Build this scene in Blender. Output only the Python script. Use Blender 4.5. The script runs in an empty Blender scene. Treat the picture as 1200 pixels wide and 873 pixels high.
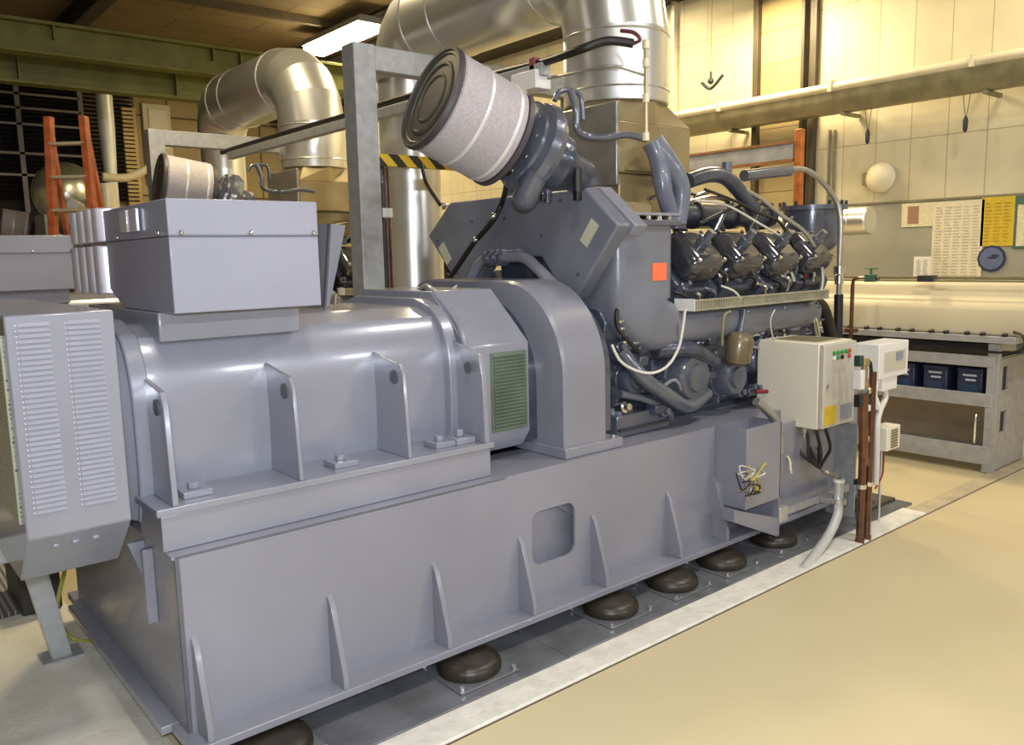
import bpy, bmesh, math, random
from mathutils import Vector, Matrix
random.seed(7)
col = bpy.context.scene.collection
PI = math.pi
R_ = math.radians

# ------------------------------------------------------------------ camera
F = 968.86; YA, PT, RO = 0.876238, 0.14058, -0.0219
cy_, sy_ = math.cos(YA), math.sin(YA); cp_, sp_ = math.cos(PT), math.sin(PT); cr_, sr_ = math.cos(RO), math.sin(RO)
FW = Vector((cy_*cp_, sy_*cp_, -sp_)); RT = Vector((sy_, -cy_, 0.)); UP = RT.cross(FW)
RT, UP = RT*cr_ + UP*sr_, -RT*sr_ + UP*cr_
CAM = Vector((0, 0, 1.7))
def ray(x, y): return FW + RT*((x-600)/F) - UP*((y-436.5)/F)
def U(x, y, ax, v):
    i = 'xyz'.index(ax); d = ray(x, y); t = (v-CAM[i])/d[i]; return CAM + d*t
def D(x, y, dep): return CAM + ray(x, y)*dep

cd = bpy.data.cameras.new('camera'); cam = bpy.data.objects.new('camera', cd); col.objects.link(cam)
m = Matrix((( RT.x, UP.x, -FW.x, CAM.x), (RT.y, UP.y, -FW.y, CAM.y), (RT.z, UP.z, -FW.z, CAM.z), (0, 0, 0, 1)))
cam.matrix_world = m
cd.sensor_width = 36; cd.sensor_fit = 'HORIZONTAL'; cd.lens = 36*F/1200; cd.clip_end = 100; cd.clip_start = .02
bpy.context.scene.camera = cam

# ------------------------------------------------------------------ materials
MATS = {}
def mat(name, c, rough=.5, metal=0., var=.1, vscale=4., bump=0., bscale=60., coat=0., c2=None, spec=.5, blot=0.):
    if name in MATS: return MATS[name]
    m = bpy.data.materials.new(name); m.use_nodes = True; nt = m.node_tree; N = nt.nodes; L = nt.links
    b = N['Principled BSDF']
    b.inputs['Roughness'].default_value = rough; b.inputs['Metallic'].default_value = metal
    b.inputs['Specular IOR Level'].default_value = spec
    b.inputs['Coat Weight'].default_value = coat; b.inputs['Coat Roughness'].default_value = .12
    tc = N.new('ShaderNodeTexCoord'); no = N.new('ShaderNodeTexNoise'); no.inputs['Scale'].default_value = vscale
    no.inputs['Detail'].default_value = 6
    L.new(tc.outputs['Object'], no.inputs['Vector'])
    r = N.new('ShaderNodeValToRGB'); r.color_ramp.elements[0].position = .3; r.color_ramp.elements[1].position = .7
    c2 = c2 or tuple(max(0, x*(1-var*2)) for x in c)
    r.color_ramp.elements[0].color = (*c2, 1); r.color_ramp.elements[1].color = (*c, 1)
    L.new(no.outputs['Fac'], r.inputs['Fac']); L.new(r.outputs['Color'], b.inputs['Base Color'])
    if bump:
        n2 = N.new('ShaderNodeTexNoise'); n2.inputs['Scale'].default_value = bscale; n2.inputs['Detail'].default_value = 4
        L.new(tc.outputs['Object'], n2.inputs['Vector'])
        bp = N.new('ShaderNodeBump'); bp.inputs['Strength'].default_value = bump; bp.inputs['Distance'].default_value = .01
        L.new(n2.outputs['Fac'], bp.inputs['Height']); L.new(bp.outputs['Normal'], b.inputs['Normal'])
    MATS[name] = m; return m
def emis(name, c, s):
    m = mat(name, c, .5); b = m.node_tree.nodes['Principled BSDF']
    b.inputs['Emission Color'].default_value = (*c, 1); b.inputs['Emission Strength'].default_value = s; return m
def panel_mat(name, c, c2, bw, rh, mort, mc, rough=.6, plane='yz', off=0., bump=.3, shift=(0, 0), squash=1.):
    m = bpy.data.materials.new(name); m.use_nodes = True; nt = m.node_tree; N = nt.nodes; L = nt.links
    b = N['Principled BSDF']; b.inputs['Roughness'].default_value = rough
    g = N.new('ShaderNodeNewGeometry'); s = N.new('ShaderNodeSeparateXYZ'); cb = N.new('ShaderNodeCombineXYZ')
    L.new(g.outputs['Position'], s.inputs[0])
    for k, a in enumerate(plane):
        ad = N.new('ShaderNodeMath'); ad.inputs[1].default_value = shift[k]
        L.new(s.outputs['XYZ'.index(a.upper())], ad.inputs[0]); L.new(ad.outputs[0], cb.inputs[k])
    br = N.new('ShaderNodeTexBrick'); br.offset = off
    br.inputs['Scale'].default_value = 1; br.inputs['Brick Width'].default_value = bw; br.inputs['Row Height'].default_value = rh
    br.inputs['Mortar Size'].default_value = mort; br.inputs['Mortar Smooth'].default_value = .1; br.inputs['Bias'].default_value = 0
    br.inputs['Color1'].default_value = (*c, 1); br.inputs['Color2'].default_value = (*c2, 1); br.inputs['Mortar'].default_value = (*mc, 1)
    L.new(cb.outputs[0], br.inputs['Vector'])
    no = N.new('ShaderNodeTexNoise'); no.inputs['Scale'].default_value = 2.5; no.inputs['Detail'].default_value = 8
    L.new(g.outputs['Position'], no.inputs['Vector'])
    mx = N.new('ShaderNodeMix'); mx.data_type = 'RGBA'; mx.blend_type = 'MULTIPLY'; mx.inputs[0].default_value = .35
    L.new(br.outputs['Color'], mx.inputs[6]); L.new(no.outputs['Fac'], mx.inputs[7]); L.new(mx.outputs[2], b.inputs['Base Color'])
    bp = N.new('ShaderNodeBump'); bp.inputs['Strength'].default_value = bump; bp.invert = True
    L.new(br.outputs['Fac'], bp.inputs['Height']); L.new(bp.outputs['Normal'], b.inputs['Normal'])
    return m
def galv_mat(name, c, rough=.32, sc=22, metal=.85):
    m = bpy.data.materials.new(name); m.use_nodes = True; nt = m.node_tree; N = nt.nodes; L = nt.links
    b = N['Principled BSDF']; b.inputs['Metallic'].default_value = metal
    tc = N.new('ShaderNodeTexCoord'); v = N.new('ShaderNodeTexVoronoi'); v.inputs['Scale'].default_value = sc
    L.new(tc.outputs['Object'], v.inputs['Vector'])
    r = N.new('ShaderNodeValToRGB'); r.color_ramp.elements[0].color = (*[x*.82 for x in c], 1); r.color_ramp.elements[1].color = (*c, 1)
    L.new(v.outputs['Color'], r.inputs['Fac']); L.new(r.outputs['Color'], b.inputs['Base Color'])
    mr = N.new('ShaderNodeMapRange'); mr.inputs['To Min'].default_value = rough*.8; mr.inputs['To Max'].default_value = rough*1.3
    L.new(v.outputs['Distance'], mr.inputs['Value']); L.new(mr.outputs[0], b.inputs['Roughness'])
    return m
PAINT = mat('machine_paint', (.225, .232, .282), .32, .0, .07, 2.2, .06, 90, coat=.35)
PAINTM = mat('alternator_paint', (.255, .266, .325), .27, .12, .06, 2.5, .05, 70, coat=.5)
ENG = mat('engine_paint', (.075, .088, .13), .28, .25, .25, 14, .25, 60, coat=.35)
ENG2 = mat('engine_cover_paint', (.125, .138, .18), .22, .3, .12, 6, .1, 50, coat=.5)
BOXP = mat('terminal_box_paint', (.27, .28, .355), .42, .0, .05, 2, .04, 120, coat=.2)
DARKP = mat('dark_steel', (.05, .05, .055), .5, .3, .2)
GALV = mat('galvanised_steel', (.66, .67, .67), .34, .75, .08, 25, .05, 60)
GALVD = mat('galvanised_profile', (.40, .41, .42), .55, .35, .12, 18, .1, 120)
DUCT = mat('duct_sheet', (.74, .75, .74), .30, .88, .04, 3, .05, 14)
CHROME = mat('bright_metal', (.8, .8, .82), .18, 1., .05)
SHINY = mat('polished_cover', (.80, .79, .90), .22, .45, .05)
BLACK = mat('black_rubber', (.012, .011, .011), .45, 0, .2, 8, .1, 60)
RUBBER = mat('mount_rubber', (.010, .009, .008), .38, 0, .5, 10, .2, 40, c2=(.032, .025, .018))
FILT = mat('filter_mesh', (.46, .43, .46), .65, .15, .12, 90, .5, 260)
FILTB = mat('filter_band', (.72, .70, .72), .4, .4, .05)
CAPM = mat('filter_cap', (.075, .085, .06), .38, .2, .25, 12)
RIMM = mat('filter_rim', (.055, .045, .055), .5, 0, .2)
CREAM = mat('cabinet_cream', (.74, .70, .58), .4, 0, .03, 3)
CREAMD = mat('cabinet_door_beige', (.52, .49, .42), .4, 0, .04, 3)
WHITEP = mat('white_plastic', (.75, .74, .72), .4, 0, .05)
BROWNP = mat('brown_pipe_paint', (.13, .045, .022), .28, .1, .3, 12, coat=.4)
ORANGE = mat('orange_paint', (.55, .16, .03), .45, 0, .25, 12)
LADDER = mat('ladder_orange', (.50, .12, .04), .5, 0, .25, 10)
GREEN = mat('crane_green', (.15, .155, .03), .55, 0, .2, 3)
TAN = mat('tan_insulation', (.45, .30, .12), .35, .5, .25, 4)
HOODM = mat('hood_beige', (.60, .53, .36), .5, 0, .07, 2)
OLIVE = mat('tray_olive', (.30, .27, .16), .5, .4, .2, 6)
PIPEW = mat('pale_pipe', (.72, .66, .48), .35, .1, .1, 6)
YELLOW = mat('yellow_label', (.66, .46, .03), .5, 0, .1, 30)
ORLAB = mat('orange_label', (.85, .16, .06), .6, 0, .03)
BLUEL = mat('blue_label', (.13, .16, .28), .4, 0, .1, 30)
PAPER = mat('paper', (.72, .66, .42), .8, 0, .1, 40)
WHITE = mat('white_sheet', (.85, .82, .70), .7, 0, .05)
BATT = mat('battery_case', (.035, .045, .10), .3, 0, .2, 12)
REDH = mat('red_hose', (.25, .02, .02), .4, 0, .2)
GREENL = mat('green_lamp', (.05, .3, .08), .3, 0, .1)
REDL = mat('red_lamp', (.55, .06, .04), .3, 0, .1)
CONC = mat('concrete', (.70, .69, .61), .7, 0, .16, 5, .3, 40, c2=(.58, .565, .48))
KERB = mat('kerb_concrete', (.72, .70, .64), .7, 0, .1, 16, .5, 30, c2=(.58, .56, .50))
PLATE = mat('floor_plate', (.20, .21, .235), .33, .3, .3, 6, .15, 30, c2=(.12, .125, .135))
FLOORM = mat('floor_paint', (.60, .52, .33), .32, 0, .06, 1.1, .03, 8, c2=(.56, .48, .29))
VENTG = mat('green_grille', (.17, .22, .17), .4, .3, .15)
WIREW = mat('white_cable', (.62, .60, .55), .4, 0, .05)
BRAID = mat('braided_hose', (.45, .44, .40), .3, .6, .2, 200)
OILF = mat('oil_filter', (.20, .155, .09), .35, .2, .25, 9, coat=.4)
HEATBR = mat('boiler_tan', (.38, .30, .16), .35, .45, .2, 3)

# ------------------------------------------------------------------ mesh builder
def root_loc(o):
    p = Vector((0, 0, 0))
    while o: p += o.location; o = o.parent
    return p
def frame(d):
    d = d.normalized(); a = Vector((0, 0, 1)) if abs(d.z) < .9 else Vector((1, 0, 0))
    u = a.cross(d).normalized(); return u, d.cross(u)
def smooth_path(pts, n=6):
    P = [Vector(p) for p in pts]
    if len(P) < 3: return P
    out = []
    for i in range(len(P)-1):
        p0 = P[max(i-1, 0)]; p1 = P[i]; p2 = P[i+1]; p3 = P[min(i+2, len(P)-1)]
        for k in range(n):
            t = k/n
            out.append(.5*((2*p1)+(p2-p0)*t+(2*p0-5*p1+4*p2-p3)*t*t+(3*p1-p0-3*p2+p3)*t**3))
    out.append(P[-1]); return out
class M:
    def __init__(s): s.v = []; s.f = []
    def add(s, vs, fs):
        b = len(s.v); s.v += [Vector(v) for v in vs]; s.f += [tuple(i+b for i in f) for f in fs]; return s
    def box(s, x0, x1, y0, y1, z0, z1):
        x0, x1 = sorted((x0, x1)); y0, y1 = sorted((y0, y1)); z0, z1 = sorted((z0, z1))
        return s.add([(x0,y0,z0),(x1,y0,z0),(x1,y1,z0),(x0,y1,z0),(x0,y0,z1),(x1,y0,z1),(x1,y1,z1),(x0,y1,z1)],
                     [(0,3,2,1),(4,5,6,7),(0,1,5,4),(1,2,6,5),(2,3,7,6),(3,0,4,7)])
    def prism(s, poly, ax, a, b):
        # poly in the two remaining axes, order xyz without ax
        def P(u, v, w): return {'x': (w, u, v), 'y': (u, w, v), 'z': (u, v, w)}[ax]
        n = len(poly); vs = [P(u, v, a) for u, v in poly]+[P(u, v, b) for u, v in poly]
        fs = [tuple(range(n)), tuple(range(2*n-1, n-1, -1))]+[(i, i+n, (i+1) % n+n, (i+1) % n) for i in range(n)]
        return s.add(vs, fs)
    def obox(s, c, sx, sy, sz, rot):
        c = Vector(c); vs = []
        for z in (-1, 1):
            for x, y in ((-1,-1),(1,-1),(1,1),(-1,1)):
                vs.append(c+rot@Vector((x*sx/2, y*sy/2, z*sz/2)))
        return s.add(vs, [(0,3,2,1),(4,5,6,7),(0,1,5,4),(1,2,6,5),(2,3,7,6),(3,0,4,7)])
    def lathe(s, prof, p0, d, n=32):
        # prof: list of (t along d, r)
        p0 = Vector(p0); d = Vector(d).normalized(); u, w = frame(d); vs = []; fs = []
        for t, r in prof:
            for k in range(n):
                a = 2*PI*k/n; vs.append(p0+d*t+(u*math.cos(a)+w*math.sin(a))*r)
        m_ = len(prof)
        for i in range(m_-1):
            for k in range(n):
                k2 = (k+1) % n; fs.append((i*n+k, i*n+k2, (i+1)*n+k2, (i+1)*n+k))
        fs.append(tuple(range(n-1, -1, -1))); fs.append(tuple((m_-1)*n+k for k in range(n)))
        return s.add(vs, fs)
    def cyl(s, p0, p1, r, r1=None, n=20):
        p0 = Vector(p0); p1 = Vector(p1); L = (p1-p0).length
        return s.lathe([(0, r), (L, r if r1 is None else r1)], p0, p1-p0, n)
    def tube(s, pts, r, n=10, sm=0):
        P = smooth_path(pts, sm) if sm else [Vector(p) for p in pts]
        T = []
        for i in range(len(P)):
            T.append((P[min(i+1, len(P)-1)]-P[max(i-1, 0)]).normalized())
        u, w = frame(T[0]); vs = []; fs = []
        for i, p in enumerate(P):
            if i:
                u = (u-T[i]*u.dot(T[i])).normalized()
            w = T[i].cross(u)
            rr = r(i/(len(P)-1)) if callable(r) else r
            for k in range(n):
                a = 2*PI*k/n; vs.append(p+(u*math.cos(a)+w*math.sin(a))*rr)
        for i in range(len(P)-1):
            for k in range(n):
                k2 = (k+1) % n; fs.append((i*n+k, i*n+k2, (i+1)*n+k2, (i+1)*n+k))
        fs.append(tuple(range(n-1, -1, -1))); fs.append(tuple((len(P)-1)*n+k for k in range(n)))
        return s.add(vs, fs)
    def loft(s, rings):
        n = len(rings[0]); vs = [p for r in rings for p in r]; fs = []
        for i in range(len(rings)-1):
            for k in range(n):
                k2 = (k+1) % n; fs.append((i*n+k, i*n+k2, (i+1)*n+k2, (i+1)*n+k))
        fs.append(tuple(range(n-1, -1, -1))); fs.append(tuple((len(rings)-1)*n+k for k in range(n)))
        return s.add(vs, fs)
    def sphere(s, c, r, sx=1, sy=1, sz=1, n=16):
        c = Vector(c); rings = []
        for i in range(1, n//2):
            a = PI*i/(n//2); rings.append([c+Vector((math.cos(2*PI*k/n)*math.sin(a)*r*sx, math.sin(2*PI*k/n)*math.sin(a)*r*sy, math.cos(a)*r*sz)) for k in range(n)])
        return s.loft(rings)
    def hexbolt(s, c, d, r=.012, h=.01):
        c = Vector(c); return s.lathe([(0, r), (h, r)], c, d, 6)
    def build(s, name, mt, parent=None, bevel=0., seg=2, ang=38, origin=None, flat=False):
        me = bpy.data.meshes.new(name)
        if parent is not None: o0 = root_loc(parent)
        elif origin is not None: o0 = Vector(origin)
        else:
            xs = [v.x for v in s.v]; ys = [v.y for v in s.v]; zs = [v.z for v in s.v]
            o0 = Vector(((min(xs)+max(xs))/2, (min(ys)+max(ys))/2, min(zs)))
        me.from_pydata([v-o0 for v in s.v], [], s.f)
        bm = bmesh.new(); bm.from_mesh(me); bmesh.ops.recalc_face_normals(bm, faces=bm.faces); bm.to_mesh(me); bm.free()
        me.materials.append(mt)
        if not flat:
            me.polygons.foreach_set('use_smooth', [True]*len(me.polygons)); me.set_sharp_from_angle(angle=R_(ang))
        o = bpy.data.objects.new(name, me); col.objects.link(o)
        if parent is not None: o.parent = parent
        else: o.location = o0
        if bevel:
            b = o.modifiers.new('bevel', 'BEVEL'); b.width = bevel; b.segments = seg; b.limit_method = 'ANGLE'; b.angle_limit = R_(35)
        return o
def tag(o, label=None, cat=None, group=None, kind=None):
    if label: o['label'] = label
    if cat: o['category'] = cat
    if group: o['group'] = group
    if kind: o['kind'] = kind
    return o
def thing(name, label, cat, loc=(0, 0, 0), group=None):
    o = bpy.data.objects.new(name, None); o.empty_display_size = .1; col.objects.link(o); o.location = loc
    return tag(o, label, cat, group)
def struct(o): o['kind'] = 'structure'; return o
def copy_tree(o, off=None, label=None, parent=None, skip=()):
    c = o.copy(); col.objects.link(c)
    if parent is not None: c.parent = parent
    if off is not None: c.location = o.location+Vector(off)
    if label: c['label'] = label
    for ch in list(o.children):
        if ch.name.split('.')[0] in skip: continue
        copy_tree(ch, None, None, c, skip)
    return c
def rrect(w, h, r, n=5):
    P = []
    for cx, cy, a0 in ((w/2-r, h/2-r, 0), (-w/2+r, h/2-r, 90), (-w/2+r, -h/2+r, 180), (w/2-r, -h/2+r, 270)):
        for k in range(n+1):
            a = R_(a0+90*k/n); P.append((cx+r*math.cos(a), cy+r*math.sin(a)))
    return P
def plate_hole(outer, inner, ax, a, b):
    """plate with a hole, loops in the plane perpendicular to ax; returns M"""
    bm = bmesh.new(); loops = []
    for lp in (outer, inner):
        vs = [bm.verts.new((u, v, 0)) for u, v in lp]
        for i in range(len(vs)): bm.edges.new((vs[i], vs[(i+1) % len(vs)]))
    bmesh.ops.triangle_fill(bm, use_beauty=True, edges=bm.edges[:])
    r = bmesh.ops.extrude_face_region(bm, geom=bm.faces[:])
    for g in r['geom']:
        if isinstance(g, bmesh.types.BMVert): g.co.z = 1
    bm.verts.index_update()
    def P(c):
        w = a+(b-a)*c.z
        return {'x': (w, c.x, c.y), 'y': (c.x, w, c.y), 'z': (c.x, c.y, w)}[ax]
    mm = M(); mm.add([P(v.co) for v in bm.verts], [tuple(v.index for v in f.verts) for f in bm.faces]); bm.free(); return mm

# ================================================================== ROOM
XW = 8.0; YF = 17.0; ZC = 5.5
WALLUP = panel_mat('wall_panels_cream', (.76, .69, .48), (.70, .62, .40), .333, 1.36, .005, (.46, .40, .26), .6, 'yz', 0., .3, (.30, 1.38))
BACKM = panel_mat('wall_panels_tan', (.50, .40, .20), (.42, .33, .16), .62, 1.5, .02, (.14, .10, .05), .7, 'xz', 0., .3)
CEILM = panel_mat('ceiling_boards', (.24, .17, .085), (.21, .15, .08), 2.4, .6, .008, (.05, .035, .02), .85, 'xy', .5, .2)
struct(M().box(-8, XW+.2, -4, 2.24, -.2, 0).build('floor', FLOORM, flat=True))
struct(M().box(.80, XW+.2, 2.24, YF, -.2, -.004).build('floor', FLOORM, flat=True))
struct(M().box(-8, .80, 2.24, YF, -.2, -.001).build('floor', CONC, flat=True))
struct(M().box(XW, XW+.2, -4, YF, 0, ZC).build('wall_right', WALLUP, flat=True))
struct(M().box(-8, XW+.2, YF, YF+.2, 0, ZC).build('wall_back', BACKM, flat=True))
PLAIN = mat('plain_wall', (.62, .56, .42), .7, 0, .08, 1.5)
struct(M().box(-8, XW+.2, -4.2, -4, 0, ZC).build('wall_front', PLAIN, flat=True))
struct(M().box(-8.2, -8, -4, YF, 0, ZC).build('wall_left', PLAIN, flat=True))
struct(M().box(-8.2, XW+.2, -4.2, YF+.2, ZC, ZC+.2).build('ceiling', CEILM, flat=True))
# kerb and steel floor plates
k = M()
xs = .2
ys = [2.24, 2.47]
k.box(-3, 5.30, 2.24, 2.395, -.02, .012)
struct(k.build('trim_1', KERB, bevel=.008))
struct(M().box(5.30, XW-.05, 2.24, 2.36, -.02, .008).build('trim_15', mat('kerb_tan', (.46, .39, .27), .7, 0, .12, 9, .3, 30), bevel=.006))
JOINT = mat('dark_joint', (.10, .08, .05), .8)
struct(M().box(-3, XW-.05, 2.232, 2.2395, -.05, .002).build('trim_2', JOINT))
pl = M()
for a, b in ((.82, 2.28), (2.285, 3.40), (3.405, 5.45)): pl.box(a, b, 2.40, 4.45, -.02, .010)
struct(pl.build('trim_3', PLATE, bevel=.003))
# ceiling roof beams and the ceiling slats
for i, x in enumerate((3.4, 7.2)):
    b = M(); b.box(x-.1, x+.1, -3.9, YF-.1, ZC-.035, ZC-.02); b.box(x-.1, x+.1, -3.9, YF-.1, ZC-.30, ZC-.285); b.box(x-.008, x+.008, -3.9, YF-.1, ZC-.285, ZC-.035)
    b.box(x-.1, x+.1, -3.9, YF-.1, ZC-.02, ZC)
    struct(b.build('trim_%d' % (4+i), mat('roof_beam_brown', (.06, .045, .03), .6, .2, .2)))
b = M()
for y in (6.5, 9.5, 12.5, 15.5): b.box(-7.9, XW-.01, y-.04, y+.04, ZC-.12, ZC)
struct(b.build('trim_6', mat('purlin_brown', (.10, .07, .035), .7, 0, .2)))

# right wall: steel column with infill
cm = M()
cm.box(7.86, XW, 5.28, 5.34, 0, ZC-.01); cm.box(7.90, XW, 4.765, 4.80, 0, ZC-.01); cm.box(7.93, 7.99, 4.65, 4.68, 0, ZC-.01); cm.box(7.95, 7.99, 4.69, 4.73, 0, ZC-.01)
struct(M().box(7.62, XW, -3.9, YF-.1, 4.56, 4.95).build('trim_16', mat('runway_brown', (.035, .025, .015), .7, 0, .2)))
struct(cm.build('trim_7', mat('column_dark', (.09, .07, .04), .5, .2, .2), bevel=.003))
INF = panel_mat('column_infill', (.46, .36, .17), (.40, .31, .14), .6, .33, .006, (.22, .15, .07), .8, 'yz', 0, .3)
struct(M().box(7.93, XW, 4.80, 5.28, 0, ZC-.01).build('trim_8', INF, flat=True))
struct(M().box(7.93, XW, 6.45, 6.50, 0, ZC-.01).build('trim_9', PIPEW, bevel=.004))
# horizontal rail where the boarding changes above the grey dado
struct(M().box(7.975, XW, 1.9, 5.5, 2.115, 2.135).build('trim_10', OLIVE))
struct(M().box(7.985, XW, 1.5, 4.62, .5, 2.112).build('trim_11', mat('grey_dado', (.33, .31, .24), .6, 0, .06)))
# far left louvred opening
lv = M()
for i in range(26): lv.obox((2.0+2.1*0+.9, YF-.12, 2.9+i*.075), 4.0, .09, .012, Matrix.Rotation(R_(35), 3, 'X'))
struct(lv.build('trim_12', mat('dark_louvre', (.02, .018, .022), .5, .3, .2)))
lr = M()
for z in (3.28, 3.65, 4.15, 4.42, 4.66): lr.box(-1.2, 4.0, YF-.20, YF-.17, z-.02, z+.02)
for x in (3.0, 4.0): lr.box(x-.04, x+.04, YF-.20, YF-.13, 0, ZC-.6)
struct(lr.build('trim_13', mat('louvre_rail', (.20, .18, .17), .5, .4, .1)))
struct(M().box(-1.2, 4.0, YF-.06, YF, 2.2, ZC-.3).build('trim_14', mat('louvre_backing', (.01, .01, .013), .8)))

# far wall door-like light panel, and door stiles
w = thing('wall_cabinet', 'pale tall wall panel with bright upper pane left of the rear duct', 'panel', (5.35, YF-.08, 3.4))
M().box(5.1, 5.62, YF-.08, YF-.003, 3.2, 4.72).build('panel_body', mat('pale_panel', (.66, .60, .44), .5, 0, .05), w, bevel=.01)
M().box(5.2, 5.55, YF-.10, YF-.08, 3.9, 4.62).build('pane', WHITE, w, bevel=.005)
tag(M().box(4.70, 4.98, YF-.14, YF-.01, 2.6, 4.62).build('vertical_wall_panel', mat('amber_panel', (.50, .36, .13), .45, .2, .2), bevel=.02), 'amber brown vertical panel on the far wall right of the white pipe', 'panel')
p = thing('vertical_vent_pipe', 'thick white vertical pipe with narrow top, just right of the orange ladder', 'pipe', (4.1, 15.6, 0))
q0 = U(125, 150, 'y', 15.6)
M().lathe([(0, .10), (3.2, .10), (4.02, .13), (4.55, .13), (4.57, .10)], (q0.x, 15.6, 0), (0, 0, 1), 20).build('lower_pipe', mat('pipe_white', (.80, .82, .75), .35, .1, .05), p)
M().lathe([(0, .06), (.75, .06)], (q0.x-.09, 15.6, 4.57), (0, 0, 1), 16).build('upper_pipe', PIPEW, p)

# ------------------------------------------------------------------ right wall fittings
t = thing('cable_duct_run', 'long olive cable trough with a pale pipe along its top crossing the right wall', 'cable trough', (7.75, 4, 2.95))
b = M(); y0, y1 = 1.2, 7.6
b.prism([(7.62, 3.19), (7.59, 3.19), (7.59, 3.09), (7.66, 2.99), (7.80, 2.99), (7.80, 3.01), (7.67, 3.01), (7.62, 3.09)], 'y', y0, y1)
b.box(7.61, 7.80, y0, y1, 3.17, 3.19)
b.build('trough', OLIVE, t, bevel=.004)
M().cyl((7.60, y0, 3.215), (7.60, y1, 3.215), .042).build('pipe', PIPEW, t)
for y in (3.02, 4.28, 5.55, 6.6):
    b = M(); b.box(7.55, 7.66, y-.02, y+.02, 3.17, 3.28); b.box(7.66, 7.995, y-.02, y+.02, 3.17, 3.20); b.build('pipe_clip', PIPEW, t, bevel=.004)
    b = M(); b.box(7.66, 7.99, y-.10, y-.06, 2.955, 2.988); b.build('bracket', OLIVE, t, bevel=.003)
for px, lab in ((1017, 'small dark clip on a cord hanging under the trough nearest the grey dado'), (1131, 'small dark clip on a cord hanging under the trough at its right end')):
    c = U(px, 150, 'x', 7.73)
    h = thing('hanging_clip', lab, 'clip', (c.x, c.y, 2.6), 'clips hanging under the cable trough')
    M().tube([(c.x, c.y+.03, 2.99), (c.x, c.y, 2.80), (c.x, c.y-.03, 2.99)], .004, 6, 4).build('cord', OLIVE, h)
    M().lathe([(0, .006), (.02, .018), (.10, .022), (.14, .008)], (c.x, c.y, 2.665), (0, 0, 1), 12).build('clip_body', DARKP, h)
t = thing('wall_bell', 'round cream alarm bell dome on the right wall above the notices', 'bell', (7.95, 3.97, 2.3))
c = U(1031, 208, 'x', 7.93)
M().lathe([(0, .04), (.03, .135), (.06, .145), (.10, .12), (.13, .06), (.14, .01)], (8.0, c.y, c.z), (-1, 0, 0), 28).build('dome', mat('bell_cream', (.78, .70, .50), .5, 0, .05), t)
M().box(7.96, 7.999, c.y-.05, c.y+.19, c.z-.06, c.z+.06).build('back_plate', OLIVE, t)
t = thing('conduit_pair', 'pair of slim vertical conduits on the right wall left of the bell', 'conduit', (7.97, 4.42, 2.1))
for px in (971, 977):
    c0 = U(px, 152, 'x', 7.96); M().cyl((7.986, c0.y, 2.137), (7.986, c0.y, c0.z), .013, n=10).build('conduit', OLIVE, t)
t = thing('wall_hook', 'dark cross-shaped hook hanging on a thin rod high on the right wall', 'hook', (7.8, 6.1, 3.5))
c = U(833, 95, 'x', 7.8)
M().cyl((7.8, c.y, c.z), (7.8, c.y, ZC-.001), .006, n=6).build('rod', OLIVE, t)
b = M(); b.tube([(7.8, c.y+.12, c.z+.00), (7.8, c.y, c.z-.08), (7.8, c.y-.16, c.z+.04)], .018, 8, 4); b.sphere((7.8, c.y, c.z), .035); b.cyl((7.8, c.y, c.z), (7.8, c.y, c.z+.10), .014)
b.build('hook', DARKP, t)
# notices (pixel quads turned into wall positions on x = 7.97)
def sheet(name, x0, y0, x1, y1, mt, label, cat, th=.006, x=7.976, parent=None):
    a = U(x0, y0, 'x', x); b_ = U(x1, y1, 'x', x)
    o = M().box(x, x+th, a.y, b_.y, a.z, b_.z).build(name, mt, parent, bevel=.002)
    if label: tag(o, label, cat)
    return o
def lines(x0, y0, x1, y1, rows, cols_, mt, parent, x=7.9745, name='printed_lines', fill=.6, seed=1):
    a = U(x0, y0, 'x', x); b_ = U(x1, y1, 'x', x); rr = random.Random(seed); mm = M()
    for r in range(rows):
        z = a.z+(b_.z-a.z)*(r+.5)/rows; h = abs(b_.z-a.z)/rows*.35
        for c in range(cols_):
            ya = a.y+(b_.y-a.y)*(c+.1)/cols_; yb = a.y+(b_.y-a.y)*(c+.1+.8*rr.uniform(fill, 1))/cols_
            mm.box(x-.001, x+.001, ya, yb, z-h/2, z+h/2)
    return mm.build(name, mt, parent, flat=True)
INKB = mat('ink_brown', (.42, .32, .18), .8); INKG = mat('ink_grey', (.60, .54, .38), .8); INKO = mat('ink_orange', (.52, .32, .02), .8)
MAROON = mat('maroon', (.36, .20, .12), .7)
t = sheet('notice_card', 1057, 239, 1093, 265, PAPER, 'small cream notice card with a brown middle stripe pinned below the wall rail', 'notice')
a = sheet('brown_stripe', 1064, 242, 1076, 262, MAROON, None, None, .002, 7.9735, t)
t = sheet('wall_chart', 1094, 237, 1149, 328, mat('chart_paper', (.74, .66, .46), .8, 0, .06, 30), 'large cream wall chart with faint ruled columns', 'chart'); lines(1096, 242, 1146, 324, 24, 5, INKG, t)
t = sheet('paper_notice', 1071, 301, 1090, 327, WHITE, 'small white sheet on the wall left of the large chart', 'notice'); lines(1073, 304, 1088, 322, 9, 2, INKG, t)
t = sheet('yellow_poster', 1151, 231, 1187, 288, YELLOW, 'deep yellow printed poster on the right wall above the blue round sign', 'poster'); lines(1154, 237, 1184, 284, 12, 3, INKO, t)
t = thing('round_sign', 'blue octagonal-round sign with a dark rim below the yellow poster', 'sign', (7.98, 2.95, 1.5))
c = U(1162, 303, 'x', 7.98)
M().lathe([(0, .118), (.012, .118)], (7.986, c.y, c.z), (-1, 0, 0), 12).build('rim', mat('navy', (.03, .04, .09), .5), t)
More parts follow.
